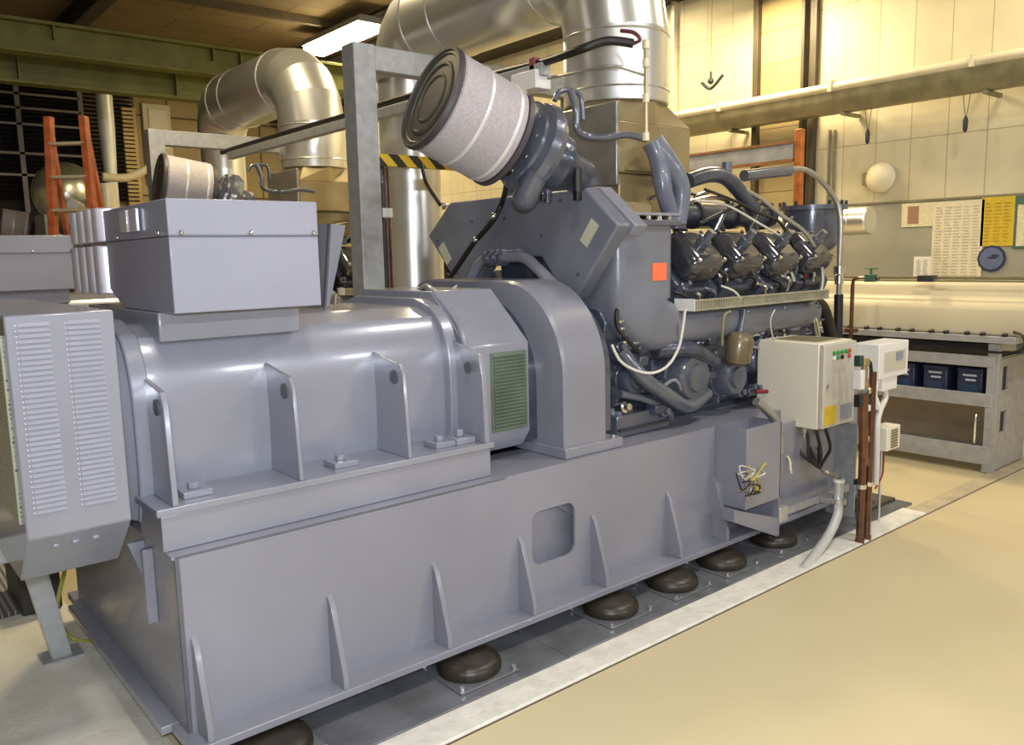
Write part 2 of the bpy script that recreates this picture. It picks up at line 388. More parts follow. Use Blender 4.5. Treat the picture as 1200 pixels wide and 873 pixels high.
M().lathe([(0, .098), (.006, .098)], (7.976, c.y, c.z), (-1, 0, 0), 12).build('face', BLUEL, t)
bb = M(); bb.box(7.968, 7.9705, c.y-.06, c.y+.0, c.z+.015, c.z+.035); bb.box(7.968, 7.9705, c.y-.04, c.y+.03, c.z+.0, c.z+.012); bb.build('mark', mat('navy2', (.02, .025, .05), .5), t)
t = sheet('framed_notice', 1190, 229, 1214, 291, mat('teal_frame', (.08, .16, .12), .5), 'pale framed notice with a dark green frame at the right edge', 'notice'); sheet('notice_sheet', 1193, 240, 1212, 288, PAPER, None, None, .002, 7.9735, t)
tag(M().box(7.96, 7.999, 1.6, 4.3, 1.40, 1.425).build('wall_rail', OLIVE, bevel=.003), 'thin olive pipe rail along the wall just above the beige hood', 'rail')
t = thing('silver_pipe_end', 'short silver horizontal insulated pipe with capped end behind the engine expansion vessel', 'pipe', (7.3, 4.2, 1.8))
c = U(1020, 258, 'x', 7.3)
M().lathe([(0, .115), (.012, .125), (.16, .125), (.165, .13), (.19, .13), (.195, .125), (1.2, .125)], (7.3, c.y, c.z), (0, 1, 0), 28).build('cladding', DUCT, t)
M().box(7.25, 7.35, c.y+.5, c.y+.56, 0, c.z-.12).build('stand', GALVD, t)
t = thing('orange_portal_frame', 'orange steel portal frame with a pale blue-grey crossbeam in front of the right wall', 'frame', (7, 5, 0))
b = M(); ya = 4.24
M().box(6.97, 7.03, ya-.035, ya+.035, 0, 2.78).build('post', ORANGE, t, bevel=.006)
M().box(6.95, 7.05, 6.3, 6.4, 0, 2.70).build('post', ORANGE, t, bevel=.006)
M().box(6.97, 7.03, ya+.05, 6.3, 2.52, 2.66).build('crossbeam', mat('beam_pale', (.45, .47, .47), .5, .1, .2, 6), t)
b = M(); b.box(6.94, 7.06, ya+.05, 6.3, 2.66, 2.68); b.box(6.94, 7.06, ya+.05, 6.3, 2.50, 2.52); b.build('beam_flange', mat('rusty_orange', (.42, .19, .07), .6, 0, .25, 8), t)

# ------------------------------------------------------------------ battery rack + hood
RX = 6.6
t = thing('battery_rack', 'grey galvanised steel rack holding dark batteries, right of the control boxes', 'rack', (6.9, 2.9, 0))
GR = mat('rack_grey', (.42, .42, .42), .5, .25, .12, 14, .1, 80)
for y in (2.36, 4.10):
    for x in (RX, 7.16):
        M().box(x, x+.05, y-.03, y+.05, 0, .98).build('post', GR, t, bevel=.004)
b = M(); b.box(RX+.05, 7.16, 2.335, 2.35, 0.03, .98); 
# end panel with slots
b = M()
for xa, xb, za, zb_ in ((RX+.04, RX+.10, .02, .86), (RX+.21, 7.17, .02, .86), (RX+.10, RX+.21, .02, .30), (RX+.10, RX+.21, .46, .62), (RX+.10, RX+.21, .80, .86)): b.box(xa, xb, 2.335, 2.35, za, zb_)
b.build('end_panel', GR, t)
M().box(RX+.055, 7.15, 2.352, 2.358, .03, .85).build('slot_shade_sheet', DARKP, t)  # dark sheet added behind the slots, shade put into its colour
for z0, z1, nm in ((.80, .885, 'upper_rail'), (.50, .60, 'middle_rail'), (.06, .20, 'bottom_rail')):
    M().box(RX-.005, RX+.02, 2.36, 4.15, z0, z1).build(nm, GR, t, bevel=.004)
M().box(RX+.02, 7.16, 2.36, 4.15, .50, .515).build('shelf', GR, t)
M().box(RX+.02, 7.16, 2.36, 4.15, .14, .155).build('shelf', GR, t)
M().box(RX-.03, 7.2, 2.22, 4.18, .985, 1.035).build('top_shelf', GR, t, bevel=.004)
M().box(RX+.3, RX+.31, 2.40, 4.1, .16, .48).build('back_panel', mat('cardboard_tan', (.33, .25, .15), .7, 0, .12), t)
M().tube([(RX-.015, 2.46, .44), (RX-.02, 2.46, .42), (RX-.02, 2.46, .24), (RX-.015, 2.46, .22)], .008, 8).build('pull_bar', CHROME, t)
g = 'batteries on the rack shelf'
bt = None
for i, yb in enumerate((2.545, 2.80, 3.05, 3.30, 3.55, 3.80)):
    if bt is None:
        bt = thing('battery', 'dark blue battery on the rack shelf nearest the right end', 'battery', (RX+.14, yb, .515), g)
        M().box(RX+.05, RX+.25, yb-.09, yb+.09, .515, .75).build('case', BATT, bt, bevel=.008)
        M().box(RX+.045, RX+.255, yb-.093, yb+.093, .75, .775).build('lid', BATT, bt, bevel=.005)
        b = M(); b.box(RX+.046, RX+.052, yb-.05, yb+.05, .715, .73); b.box(RX+.046, RX+.052, yb-.045, yb+.03, .68, .695); b.build('label', mat('battery_label', (.45, .5, .6), .4), bt)
        M().box(RX+.046, RX+.052, yb-.06, yb+.06, .56, .65).build('front_sticker', mat('battery_sticker', (.03, .06, .12), .4), bt)
    else:
        lab = ('dark blue battery second from the right end of the rack shelf', 'dark blue battery third from the right end of the rack shelf')[i-1] if i < 3 else 'dark blue battery far along the rack shelf behind the control boxes'
        copy_tree(bt, (0, yb-2.545, 0), lab)
M().box(RX+.27, RX+.28, 2.38, 4.12, .517, .82).build('rear_shade_sheet', DARKP, t)  # dark sheet added behind the batteries as painted shade
M().box(RX+.02, 7.16, 2.38, 4.12, .86, .87).build('top_shade_sheet', DARKP, t)  # dark sheet added above the batteries as painted shade
t = thing('beige_hood', 'long beige sheet-metal hood with rounded front lying on the rack top shelf', 'hood', (6.95, 3.1, 1.035))
M().prism([(RX+.02, 1.035), (RX+.02, 1.22), (RX+.05, 1.27), (RX+.12, 1.30), (RX+.16, 1.40), (RX+.20, 1.425), (7.16, 1.425), (7.16, 1.035)], 'y', 1.55, 4.15).build('casing', HOODM, t, bevel=.02, seg=3)
M().cyl((RX+.1, 1.55, 1.435), (RX+.1, 4.1, 1.435), .010, n=8).build('top_pipe', OLIVE, t)
M().box(RX+.06, RX+.14, 2.86, 2.98, 1.425, 1.475).build('sensor_box', DARKP, t, bevel=.004)
for i in range(11):
    y = 2.30+i*.13+(.02 if i % 2 else 0)
    M().lathe([(0, .02), (.02, .022), (.028, .012)], (RX-.008, y, 1.035), (0, 0, 1), 10).build('drain_cap', BLACK, t)
wiring = M().tube([(RX+.02, 2.25, 1.07), (RX-.04, 2.17, 1.05), (RX-.05, 2.16, .97), (RX-.02, 2.3, .92), (RX-.015, 2.7, .93), (RX-.015, 3.2, .92)], .010, 8, 6)
tag(wiring.build('battery_cable', BLACK), 'thin black cable looping round the right end of the rack top shelf', 'cable')
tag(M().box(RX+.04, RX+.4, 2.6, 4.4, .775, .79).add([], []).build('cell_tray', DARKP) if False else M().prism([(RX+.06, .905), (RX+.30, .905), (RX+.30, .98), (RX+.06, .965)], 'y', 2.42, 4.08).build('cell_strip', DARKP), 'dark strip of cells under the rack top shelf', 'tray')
t = thing('drain_standpipe', 'reddish brown standpipe with valve at the left end of the beige hood', 'pipe', (6.2, 3.4, 0))
c = U(1001, 385, 'x', 6.5); z0 = c.z
b = M(); b.cyl((6.45, c.y, 0), (6.45, c.y, 1.40), .016); b.build('riser', BROWNP, t)
M().tube([(6.45, c.y, 1.40), (6.45, c.y-.03, 1.46), (6.45, c.y-.22, 1.46)], .014, 8, 5).build('elbow_pipe', BROWNP, t)
M().lathe([(0, .055), (.03, .055)], (6.45, c.y, 1.02), (0, 0, 1), 16).build('flange', BROWNP, t)
b = M(); b.box(6.42, 6.48, c.y-.19, c.y-.11, 1.43, 1.49); b.cyl((6.45, c.y-.15, 1.49), (6.45, c.y-.15, 1.53), .01); b.box(6.44, 6.46, c.y-.20, c.y-.10, 1.53, 1.54); b.build('valve', mat('valve_green', (.05, .12, .08), .4), t, bevel=.004)

# ================================================================== SKID
sk = thing('skid_base_frame', 'long grey-blue welded steel base frame under the near generator set', 'base frame', (3, 3.48, .1))
outer = [(.80, .13), (5.25, .13), (5.25, .75), (.80, .75)]
inner = [(2.48+u, .43+v) for u, v in rrect(.27, .25, .05)]
plate_hole(outer, inner, 'y', 2.70, 2.712).build('side_web', PAINT, sk)
M().box(.80, 5.25, 4.208, 4.22, .13, .75).build('side_web', PAINT, sk)
b = M(); b.prism([(2.70, .75), (2.70, .13), (4.22, .13), (4.22, .75)], 'x', .80, .815); b.build('end_plate', PAINT, sk)
M().box(5.235, 5.25, 2.712, 4.208, .13, .75).build('end_plate', PAINT, sk)
M().box(2.20, 5.25, 2.7005, 3.05, .738, .7505).build('top_flange', PAINT, sk)
M().box(2.20, 5.25, 3.92, 4.208, .738, .75).build('top_flange', PAINT, sk)
M().box(.79, 2.20, 2.70, 4.21, .74, .7515).build('top_plate', PAINT, sk)
M().box(.775, 5.27, 2.59, 2.80, .10, .13).build('bottom_flange', PAINT, sk, bevel=.004)
M().box(.775, 5.27, 4.16, 4.335, .10, .13).build('bottom_flange', PAINT, sk, bevel=.004)
M().box(.74, .815, 2.80, 4.16, .10, .13).build('end_flange', PAINT, sk, bevel=.004)
M().box(2.42, 2.90, 2.79, 2.80, .20, .66).build('hatch_backing', PAINT, sk)
M().prism([(2.46, .60), (2.50, .62), (2.88, .36), (2.88, .30)], 'y', 2.765, 2.79).build('hatch_brace', PAINT, sk)
for x in (1.2, 2.1, 3.0, 3.9, 4.8): M().box(x, x+.02, 2.752, 4.208, .14, .735).build('cross_member', PAINT, sk)
M().box(2.20, 5.2, 3.0, 3.95, .30, .32).build('floor_sheet', PAINT, sk)
for i, x in enumerate((.83, 1.33, 1.80, 2.26, 2.72, 3.27, 3.67, 4.1, 4.6)):
    M().prism([(2.701, .13), (2.60, .13), (2.60, .18), (2.675, .435), (2.701, .465)], 'x', x, x+.022).build('gusset', PAINT, sk, bevel=.002)
for y in (3.05, 3.45, 3.9):
    M().prism([(.801, .55), (.801, .72), (.745, .72)], 'y', y-.01, y+.01).build('end_gusset', PAINT, sk)
M().box(.765, .80, 2.93, 2.96, .45, .72).build('end_rib', PAINT, sk, bevel=.003)

# rubber mounts
g = 'rubber mounts under the base frame'
labs = ['black round rubber mount under the near corner of the base frame', 'black round rubber mount second from the near corner of the base frame',
        'black round rubber mount third from the near corner, below the square hatch', 'black round rubber mount fourth from the near corner of the base frame',
        'black round rubber mount fifth from the near corner, beside the bracket box', 'black round rubber mount under the control cabinet bracket']
def mount(x, y, lab):
    t = thing('rubber_mount', lab, 'rubber mount', (x, y, .01), g)
    M().box(x-.15, x+.15, y-.15, y+.15, .010, .018).build('base_plate', PLATE, t, bevel=.003)
    M().lathe([(0, .132), (.012, .136), (.03, .134), (.045, .126), (.058, .10), (.066, .06), (.068, .01)], (x, y, .018), (0, 0, 1), 36).build('rubber_body', RUBBER, t)
    for sx, sy in ((-1, -1), (1, -1), (-1, 1), (1, 1)):
        M().hexbolt((x+sx*.132, y+sy*.132, .018), (0, 0, 1), .012, .016).build('bolt', CHROME, t)
    return t
mt0 = mount(1.05, 2.60, labs[0])
for x, lab in zip((1.90, 2.745, 3.20, 3.62, 4.12), labs[1:]): copy_tree(mt0, (x-1.05, 0, 0), lab)

# ================================================================== ALTERNATOR
al = thing('alternator', 'big grey-blue alternator with ribbed box on top at the left of the near set', 'alternator', (1.5, 3.48, .752))
CYc = 3.48
# support rails
for y0, y1 in ((2.745, 3.10), (3.86, 4.185)):
    b = M(); b.box(.77, 2.18, y0, y1, .876, .902)
    ya, yb = (y0+.012, y1-.1) if y0 < 3 else (y0+.1, y1-.012); b.box(.785, 2.165, ya, yb, .7525, .875)
    b.build('support_rail', PAINTM, al, bevel=.003)
# body section
def sec(half, zt, zc=1.09, r=.50, zb=.80, n=96):
    P = []
    for k in range(n):
        a = 2*PI*k/n; u = r*math.cos(a); v = r*math.sin(a)
        # squarish section
        e = 3.1; cc = abs(math.cos(a))**(2/e)*math.copysign(1, math.cos(a)); ss = abs(math.sin(a))**(2/e)*math.copysign(1, math.sin(a))
        zz = zt-.06*min(1, max(0, (abs(half*cc)-.27)/.2)); P.append((CYc+half*cc, max(zb, min(zz, zc+r*ss))))
    return P
def ringx(P, x): return [Vector((x, y, z)) for y, z in P]
b = M(); b.loft([ringx(sec(.48, 1.48, r=.46), .84), ringx(sec(.49, 1.48, r=.46), .90), ringx(sec(.49, 1.48, r=.46), 2.06), ringx(sec(.485, 1.48, r=.46), 2.12)])
b.build('stator_body', PAINTM, al, ang=16)
b = M(); b.loft([ringx(sec(.535, 1.515, r=.455), 2.10), ringx(sec(.535, 1.515, r=.455), 2.16)]); b.build('flange_ring', PAINTM, al, bevel=.006)
b = M(); b.loft([ringx(sec(.535, 1.5, r=.455), .78), ringx(sec(.535, 1.5, r=.455), .84)]); b.build('flange_ring', PAINTM, al, bevel=.006)
b = M(); b.loft([ringx(sec(.46, 1.46, r=.40), .66), ringx(sec(.47, 1.46, r=.41), .74), ringx(sec(.52, 1.49, r=.44), .785)]); b.build('end_bell', PAINTM, al, ang=50)
# foot gusset plates
for x, w_ in ((.835, .02), (1.285, .016), (1.755, .016)):
    M().prism([(2.752, .902), (3.09, .902), (3.09, 1.335), (3.03, 1.318), (2.80, 1.28), (2.775, 1.24)], 'x', x-w_/2, x+w_/2).build('foot_gusset', PAINTM, al, bevel=.003)
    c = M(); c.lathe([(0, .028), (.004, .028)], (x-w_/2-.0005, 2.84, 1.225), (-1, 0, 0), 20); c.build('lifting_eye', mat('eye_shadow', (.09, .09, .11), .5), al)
M().prism([(2.752, .902), (3.09, .902), (3.09, 1.34), (3.0, 1.34), (2.79, 1.285), (2.765, 1.2)], 'x', 2.135, 2.16).build('foot_gusset', PAINTM, al, bevel=.003)
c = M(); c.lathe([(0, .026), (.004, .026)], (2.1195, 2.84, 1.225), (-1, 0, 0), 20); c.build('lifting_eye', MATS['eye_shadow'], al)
for x in (.93, 1.50, 1.97):
    b = M(); b.box(x-.05, x+.05, 2.81, 2.91, .902, .925); b.lathe([(0, .022), (.02, .022)], (x, 2.86, .925), (0, 0, 1), 6); b.build('hold_down_bolt', PAINTM, al, bevel=.003)
b = M(); b.box(2.02, 2.12, 2.80, 2.92, .902, .93); b.lathe([(0, .022), (.03, .022)], (2.07, 2.85, .93), (0, 0, 1), 6); b.build('hold_down_bolt', PAINTM, al, bevel=.003)
# drive-end cowl, chamfered, with louvred side vent
def octx(y0, y1, z0, z1, ct, cb, x):
    return [Vector((x, y, z)) for y, z in ((y0, z0+cb), (y0+cb*.7, z0), (y1-cb*.7, z0), (y1, z0+cb), (y1, z1-ct*.9), (y1-ct, z1), (y0+ct, z1), (y0, z1-ct*.9))]
b = M(); b.loft([octx(2.90, 4.06, .80, 1.545, .27, .08, 2.165), octx(2.90, 4.06, .80, 1.545, .27, .08, 2.52)]); b.build('coupling_cowl', PAINTM, al, bevel=.006)
v = M().box(2.29, 2.50, 2.893, 2.90, .90, 1.265).build('side_vent', VENTG, al)
vf = M()
for i in range(22):
    z = .912+i*.016; vf.prism([(2.893, z), (2.880, z+.002), (2.893, z+.011)], 'x', 2.30, 2.49)
vf.build('vent_slats', VENTG, v)
# saddle + terminal box
M().box(.90, 1.43, 3.0, 3.96, 1.425, 1.529).build('box_saddle', PAINTM, al, bevel=.006)
tb = M(); tb.prism([(2.85, 1.53), (3.45, 1.53), (3.62, 1.60), (3.62, 1.905), (2.85, 1.905)], 'x', .91, 1.45)
tb = tb.build('terminal_box', BOXP, al, bevel=.004)
M().box(.909, 1.451, 2.8485, 3.625, 1.79, 1.912).build('box_lid', BOXP, tb, bevel=.004)
M().box(.908, 1.452, 2.846, 3.60, 1.786, 1.789).build('seal', DARKP, tb)
for x in (.95, 1.19, 1.43):
    M().sphere((x, 2.842, 1.80), .009).build('cover_screw', CHROME, tb)
M().sphere((.902, 2.93, 1.80), .009).build('cover_screw', CHROME, tb); M().sphere((.902, 3.42, 1.80), .009).build('cover_screw', CHROME, tb)
# bright ribbed covers at the rear of the box
for i in range(4):
    ya = 3.63+i*.125
    b = M(); b.loft([[Vector((x, y, z)) for x, y in ((.93, ya), (.885, ya+.02), (.875, ya+.06), (.885, ya+.1), (.93, ya+.12), (1.42, ya+.12), (1.42, ya))] for z in (1.58+.0*i, 1.775)])
    b.build('lower_rib_cover', SHINY, tb, bevel=.006)
    b = M(); b.loft([[Vector((x, y, z)) for x, y in ((.93, ya), (.89, ya+.02), (.88, ya+.06), (.89, ya+.1), (.93, ya+.12), (1.42, ya+.12), (1.42, ya))] for z in (1.79, 1.925)])
    b.build('upper_rib_cover', SHINY, tb, bevel=.006)
for y in (3.18, 3.30):
    M().box(.893, .905, y-.045, y+.045, 1.815, 1.895).build('name_plate', SHINY, tb, bevel=.003)
# angled shroud at right rear of the box
sh = [U(px, py, 'y', 3.50) for px, py in ((386, 262), (405, 264), (398, 300), (386, 358), (380, 360))]
b = M(); b.prism([(v.x, v.z) for v in sh], 'y', 3.50, 3.52); b.prism([(v.x, v.z) for v in sh], 'y', 4.0, 4.02)
b.add([(sh[0].x, 3.5, sh[0].z), (sh[4].x, 3.5, sh[4].z), (sh[4].x, 4.02, sh[4].z), (sh[0].x, 4.02, sh[0].z), (sh[0].x+.01, 3.5, sh[0].z), (sh[4].x+.01, 3.5, sh[4].z), (sh[4].x+.01, 4.02, sh[4].z), (sh[0].x+.01, 4.02, sh[0].z)], [(0,1,2,3),(4,7,6,5),(0,4,5,1),(1,5,6,2),(2,6,7,3),(3,7,4,0)])
b.build('angled_shroud', PAINT, al)
# cooling-air hood with louvres
hy0, hy1 = 2.75, 4.21
def hood(x): return [Vector((x, y, z)) for y, z in ((hy0, .89), (hy0+.2, .705), (hy1-.2, .705), (hy1, .89), (hy1, 1.56), (hy0, 1.56))]
b = M(); b.loft([hood(.40), hood(.695)]); hd = b.build('air_hood', PAINTM, al, bevel=.006)
for x0, x1 in ((.432, .515), (.562, .655)):
    lvm = M()
    for i in range(36):
        z = .965+i*.0160; lvm.prism([(hy0+.001, z), (hy0-.0055, z+.0005), (hy0-.0045, z+.003), (hy0+.001, z+.0125)], 'x', x0, x1)
    lvm.build('louvres', mat('louvre_paint', (.235, .245, .305), .45, 0, .04), hd)

dm = M()
for x0 in (.427, .557):
    for i in range(36):
        z = .965+i*.0160; dm.sphere((x0, hy0-.001, z+.005), .0038, n=6)
dm.build('louvre_ends', SHINY, hd)
MESHM = bpy.data.materials.new('perforated_inlet'); MESHM.use_nodes = True
nt = MESHM.node_tree; N = nt.nodes; L = nt.links; bs = N['Principled BSDF']; bs.inputs['Roughness'].default_value = .5
g_ = N.new('ShaderNodeTexCoord'); vo = N.new('ShaderNodeTexVoronoi'); vo.inputs['Scale'].default_value = 70
vo.inputs['Randomness'].default_value = .15
L.new(g_.outputs['Object'], vo.inputs['Vector']); rp = N.new('ShaderNodeValToRGB'); rp.color_ramp.elements[0].position = .35; rp.color_ramp.elements[0].color = (.03, .03, .02, 1)
rp.color_ramp.elements[1].position = .45; rp.color_ramp.elements[1].color = (.33, .34, .26, 1); L.new(vo.outputs['Distance'], rp.inputs['Fac']); L.new(rp.outputs['Color'], bs.inputs['Base Color'])
M().box(.392, .402, hy0+.05, hy1-.05, .93, 1.50).build('inlet_mesh', MESHM, hd)
for px, py in ((65, 628), (88, 625), (112, 621)):
    c = U(px, py+6, 'y', 2.80); M().sphere((c.x, 2.80-.004, .845), .008, sx=1.6).build('hood_screw', PAINTM, hd)

# ================================================================== ENGINE
en = thing('gas_engine', 'dark grey V-type engine with pipes and shiny heads, right half of near set', 'engine', (4, 3.48, .75))
# flywheel housing (arch)
def arch(x, hw, zt, zs, zb, n=14):
    P = [(CYc-hw, zb)]
    for k in range(n+1):
        a = PI/2*k/n; P.append((CYc-hw+.42*(1-math.cos(a)), zs+(zt-zs)*math.sin(a)))
    return [Vector((x, y, z)) for y, z in P+[(2*CYc-y, z) for y, z in P[::-1]]]
b = M(); b.loft([arch(2.60, .725, 1.57, 1.13, .80), arch(2.615, .735, 1.58, 1.13, .80), arch(2.87, .735, 1.58, 1.13, .80), arch(2.89, .72, 1.565, 1.13, .80)]); b.build('flywheel_housing', PAINT, en, ang=30)
M().loft([arch(2.52, .54, 1.50, 1.1, .82), arch(2.60, .54, 1.50, 1.1, .82)]).build('coupling_ring', ENG, en)
M().loft([arch(2.89, .60, 1.52, 1.10, .80), arch(3.05, .60, 1.52, 1.10, .80)]).build('bell_housing', ENG2, en)
for ya, yb in ((2.73, 3.2), (3.76, 4.2)): M().box(2.59, 2.98, ya, yb, .7515, .80).build('engine_foot', PAINT, en, bevel=.004)
for x in (2.94,): M().hexbolt((x, 2.76, .80), (0, 0, 1), .014, .014).build('foot_bolt', CHROME, en)
MIDP = mat('housing_paint', (.165, .178, .225), .34, .05, .1, 5, .1, 60, coat=.3)
# V end plate
pol = [(2.93, 2.02), (2.71, 1.83), (3.00, 1.48), (3.06, 1.46), (3.26, 1.69), (3.70, 1.69), (3.90, 1.46), (3.96, 1.48), (4.30, 1.83), (4.06, 2.02)]
b = M(); b.prism(pol, 'x', 2.93, 3.03); b.build('end_housing', MIDP, en, bevel=.012, seg=3)
pol2 = [(2.93, 2.03), (2.69, 1.83), (2.73, 1.78), (2.95, 1.97), (4.05, 1.97), (4.28, 1.78), (4.32, 1.83), (4.07, 2.03)]
M().prism(pol2, 'x', 3.03, 3.12).build('end_housing_lip', PAINT, en, bevel=.006)
for (y0, z0), an in (((2.90, 1.80), 38), ((4.12, 1.72), -38)):
    M().obox((2.927, y0, z0), .006, .06, .13, Matrix.Rotation(R_(an), 3, 'X')).build('maker_plate', mat('label_pale', (.6, .62, .5), .4, .2), en)
for y, z in ((3.55, 1.90), (2.98, 1.60), (3.25, 1.80), (3.1, 1.97), (4.0, 1.6), (4.2, 1.80), (3.85, 1.9)): M().hexbolt((2.93, y, z), (-1, 0, 0), .010, .008).build('housing_bolt', ENG2, en)
# notch pipe
M().tube([U(545, 340, 'x', 2.88), U(556, 318, 'x', 2.88), U(568, 304, 'x', 2.88), U(600, 301, 'x', 2.88), U(616, 303, 'x', 2.88), U(630, 315, 'x', 2.88), U(652, 337, 'x', 2.88)], .031, 14, 6).build('coolant_pipe', PAINT, en)
for y in (3.62, 3.56, 3.50): M().lathe([(0, .046), (.02, .046)], (2.88, y, U(590, 302, 'x', 2.88).z), (0, 1, 0), 18).build('pipe_clamp', ENG2, en)
M().lathe([(0, .02), (.03, .02)], U(652, 343, 'x', 2.86), (-1, 0, 0), 12).build('pipe_fitting', CHROME, en)
M().box(3.045, 3.35, 3.22, 3.74, 1.25, 1.76).build('gear_case', ENG, en, bevel=.01)
M().box(3.06, 3.50, 2.98, 3.28, 1.90, 1.965).build('brown_lit_cover', HEATBR, en, bevel=.012)  # tan cover on the elbow top; warm reflected light is put into its colour
# charge air elbow with orange label
def rr3(cx, cy, w, h, r, tilt, zc):
    # ring around a centre; ring plane spanned by X dir rotated and Y
    out = []
    for u, v in rrect(w, h, r, 4):
        out.append(Vector((cx+u*math.cos(tilt), cy+v, zc+u*math.sin(tilt))))
    return out
rings = [rr3(3.27, 2.98, .44, .32, .06, 0, 1.835), rr3(3.27, 2.98, .44, .32, .06, 0, 1.60), rr3(3.27, 2.975, .45, .32, .08, 0, 1.46)]
cx0, cz0 = 3.52, 1.46
for k in range(1, 7):
    a = R_(15*k); rad = .25; wd = .45-.20*k/6
    # outer radius decreasing so the elbow sweeps forward
    cx = cx0-rad*math.cos(a)*1.0; cz = cz0-rad*math.sin(a)*.62
    rings.append([Vector((cx-u*0+(-1)*0+u*math.cos(a), 2.975-.05*k/6+v*(1-.32*k/6), cz+u*math.sin(a)*1)) for u, v in rrect(wd, .32, .09, 4)])
b = M(); b.loft(rings); b.build('charge_air_elbow', MIDP, en, ang=45, bevel=0)
b = M(); b.box(3.03, 3.51, 2.80, 3.16, 1.835, 1.865); b.build('elbow_flange', ENG2, en, bevel=.005)
b = M(); b.box(3.03, 3.51, 2.80, 3.16, 1.885, 1.90); b.build('elbow_flange', PAINT, en, bevel=.003)
for i in range(5):
    M().lathe([(0, .012), (.02, .012)], (3.10+i*.085, 2.82, 1.865), (0, 0, 1), 8).build('flange_bolt', CHROME, en)
M().box(3.30, 3.41, 2.815, 2.822, 1.555, 1.645).build('warning_label', ORLAB, en)
M().sphere((3.47, 2.85, 1.40), .018).build('drain_plug', CHROME, en)
# longitudinal charge air duct
b = M(); b.lathe([(0, .10), (.05, .105), (1.45, .095), (1.50, .05)], (3.50, 2.905, 1.295), (1, 0, 0), 24); b.build('charge_air_duct', MIDP, en)
# crankcase
b = M()
b.prism([(2.98, .80), (3.98, .80), (4.0, 1.10), (4.12, 1.35), (3.84, 1.62), (3.48, 1.30), (3.12, 1.62), (2.86+.06, 1.35), (2.96, 1.10)], 'x', 3.06, 5.15)
b.build('crankcase', ENG, en, bevel=.01)
M().prism([(3.08, .52), (3.88, .52), (3.96, .80), (3.0, .80)], 'x', 3.1, 5.1).build('oil_sump', ENG, en, bevel=.02)
M().box(3.08, 3.50, 2.86, 3.02, .752, .87).build('engine_foot', ENG2, en, bevel=.01)
M().box(3.08, 3.46, 2.84, 2.86, .79, .80).build('foot_slot', DARKP, en)
# round covers and pumps on the near side of the crankcase
def disc(x, y, z, r, dep, mt=ENG2, nm='round_cover', bolts=8):
    ds = M().lathe([(0, r*1.08), (dep*.35, r*1.08), (dep*.4, r), (dep*.8, r*.96), (dep, r*.82), (dep, r*.55), (dep*1.12, r*.5), (dep*1.15, r*.15)], (x, y, z), (0, -1, 0), 32).build(nm, mt, en)
    for k in range(bolts):
        a = 2*PI*k/bolts; M().hexbolt((x+r*1.0*math.cos(a), y-dep*.35, z+r*1.0*math.sin(a)), (0, -1, 0), .007, .01).build('bolt', CHROME, ds)
disc(3.66, 2.96, 1.01, .145, .15, ENG2, 'water_pump')
disc(4.04, 2.96, .97, .115, .15, ENG2, 'pump_cover')
disc(4.40, 2.96, 1.04, .10, .08, ENG2)
disc(4.78, 2.96, 1.04, .10, .08, ENG)
disc(3.24, 2.97, 1.04, .09, .10, ENG, 'cover')
M().lathe([(0, .05), (.02, .075), (.15, .078), (.18, .06), (.19, .03)], (4.02, 2.80, 1.05), (0, -.15, 1), 24).build('oil_filter_canister', OILF, en)
M().cyl((4.02, 2.79, 1.2), (4.08, 2.80, 1.36), .018).build('filter_pipe', ENG2, en)
b = M(); b.tube([(3.15, 2.90, 1.20), (3.24, 2.83, 1.06), (3.40, 2.80, .95), (3.60, 2.82, .86), (3.82, 2.86, .90)], .04, 12, 6); b.build('coolant_hose', ENG2, en)
b = M(); b.tube([(3.40, 2.88, 1.18), (3.62, 2.82, 1.17), (3.86, 2.84, 1.08)], .045, 12, 6); b.build('coolant_hose', ENG, en)
b = M(); b.tube([(3.12, 2.88, .98), (3.3, 2.86, .93), (3.45, 2.84, .85), (3.50, 2.86, .80)], .022, 10, 6); b.build('oil_line', ENG2, en)
for i in range(7):
    x = 3.15+i*.29; M().prism([(2.93, .81), (2.965, .81), (2.965, 1.12), (2.945, 1.12)], 'x', x, x+.02).build('case_rib', ENG2, en)
rnd = random.Random(3)
for i in range(78):
    x = 3.12+rnd.random()*1.95; z = .84+rnd.random()*.44; y = 2.93-rnd.random()*.09
    if abs(x-3.66) < .16 or abs(x-4.04) < .12: y = 2.95; z = 1.18+rnd.random()*.1
    if i % 3 == 0: M().tube([(x, y, z), (x+.08, y-.04, z+rnd.uniform(-.04, .06)), (x+.18, y-.02, z+rnd.uniform(-.08, .08))], .010, 8, 4).build('fuel_line', (ENG2, CHROME, PAINT, BLACK)[(i//3) % 4], en)
    elif i % 3 == 1: M().lathe([(0, .03), (.05, .03), (.055, .018), (.08, .018)], (x, y+.04, z), (0, -1, .2), 14).build('plug_fitting', (ENG2, CHROME, PAINT)[(i//3) % 3], en)
    else: M().box(x-.035, x+.035, y-.03, y+.05, z-.02, z+.03).build('bracket_block', ENG, en, bevel=.008)
M().tube([(4.45, 2.84, .98), (4.58, 2.78, .97), (4.70, 2.80, .95), (4.85, 2.86, .98)], .014, 8, 5).build('red_hose', REDH, en)
M().tube([(4.25, 2.82, .86), (4.42, 2.78, .85), (4.60, 2.80, .86)], .012, 8, 5).build('red_hose', REDH, en)
M().tube([(3.40, 2.86, 1.205), (3.46, 2.84, 1.21), (3.5, 2.86, 1.20)], .008, 8, 4).build('red_hose', REDH, en)
COVM = mat('rocker_cover_paint', (.11, .115, .14), .13, .65, .2, 9, .1, 30, coat=.6)
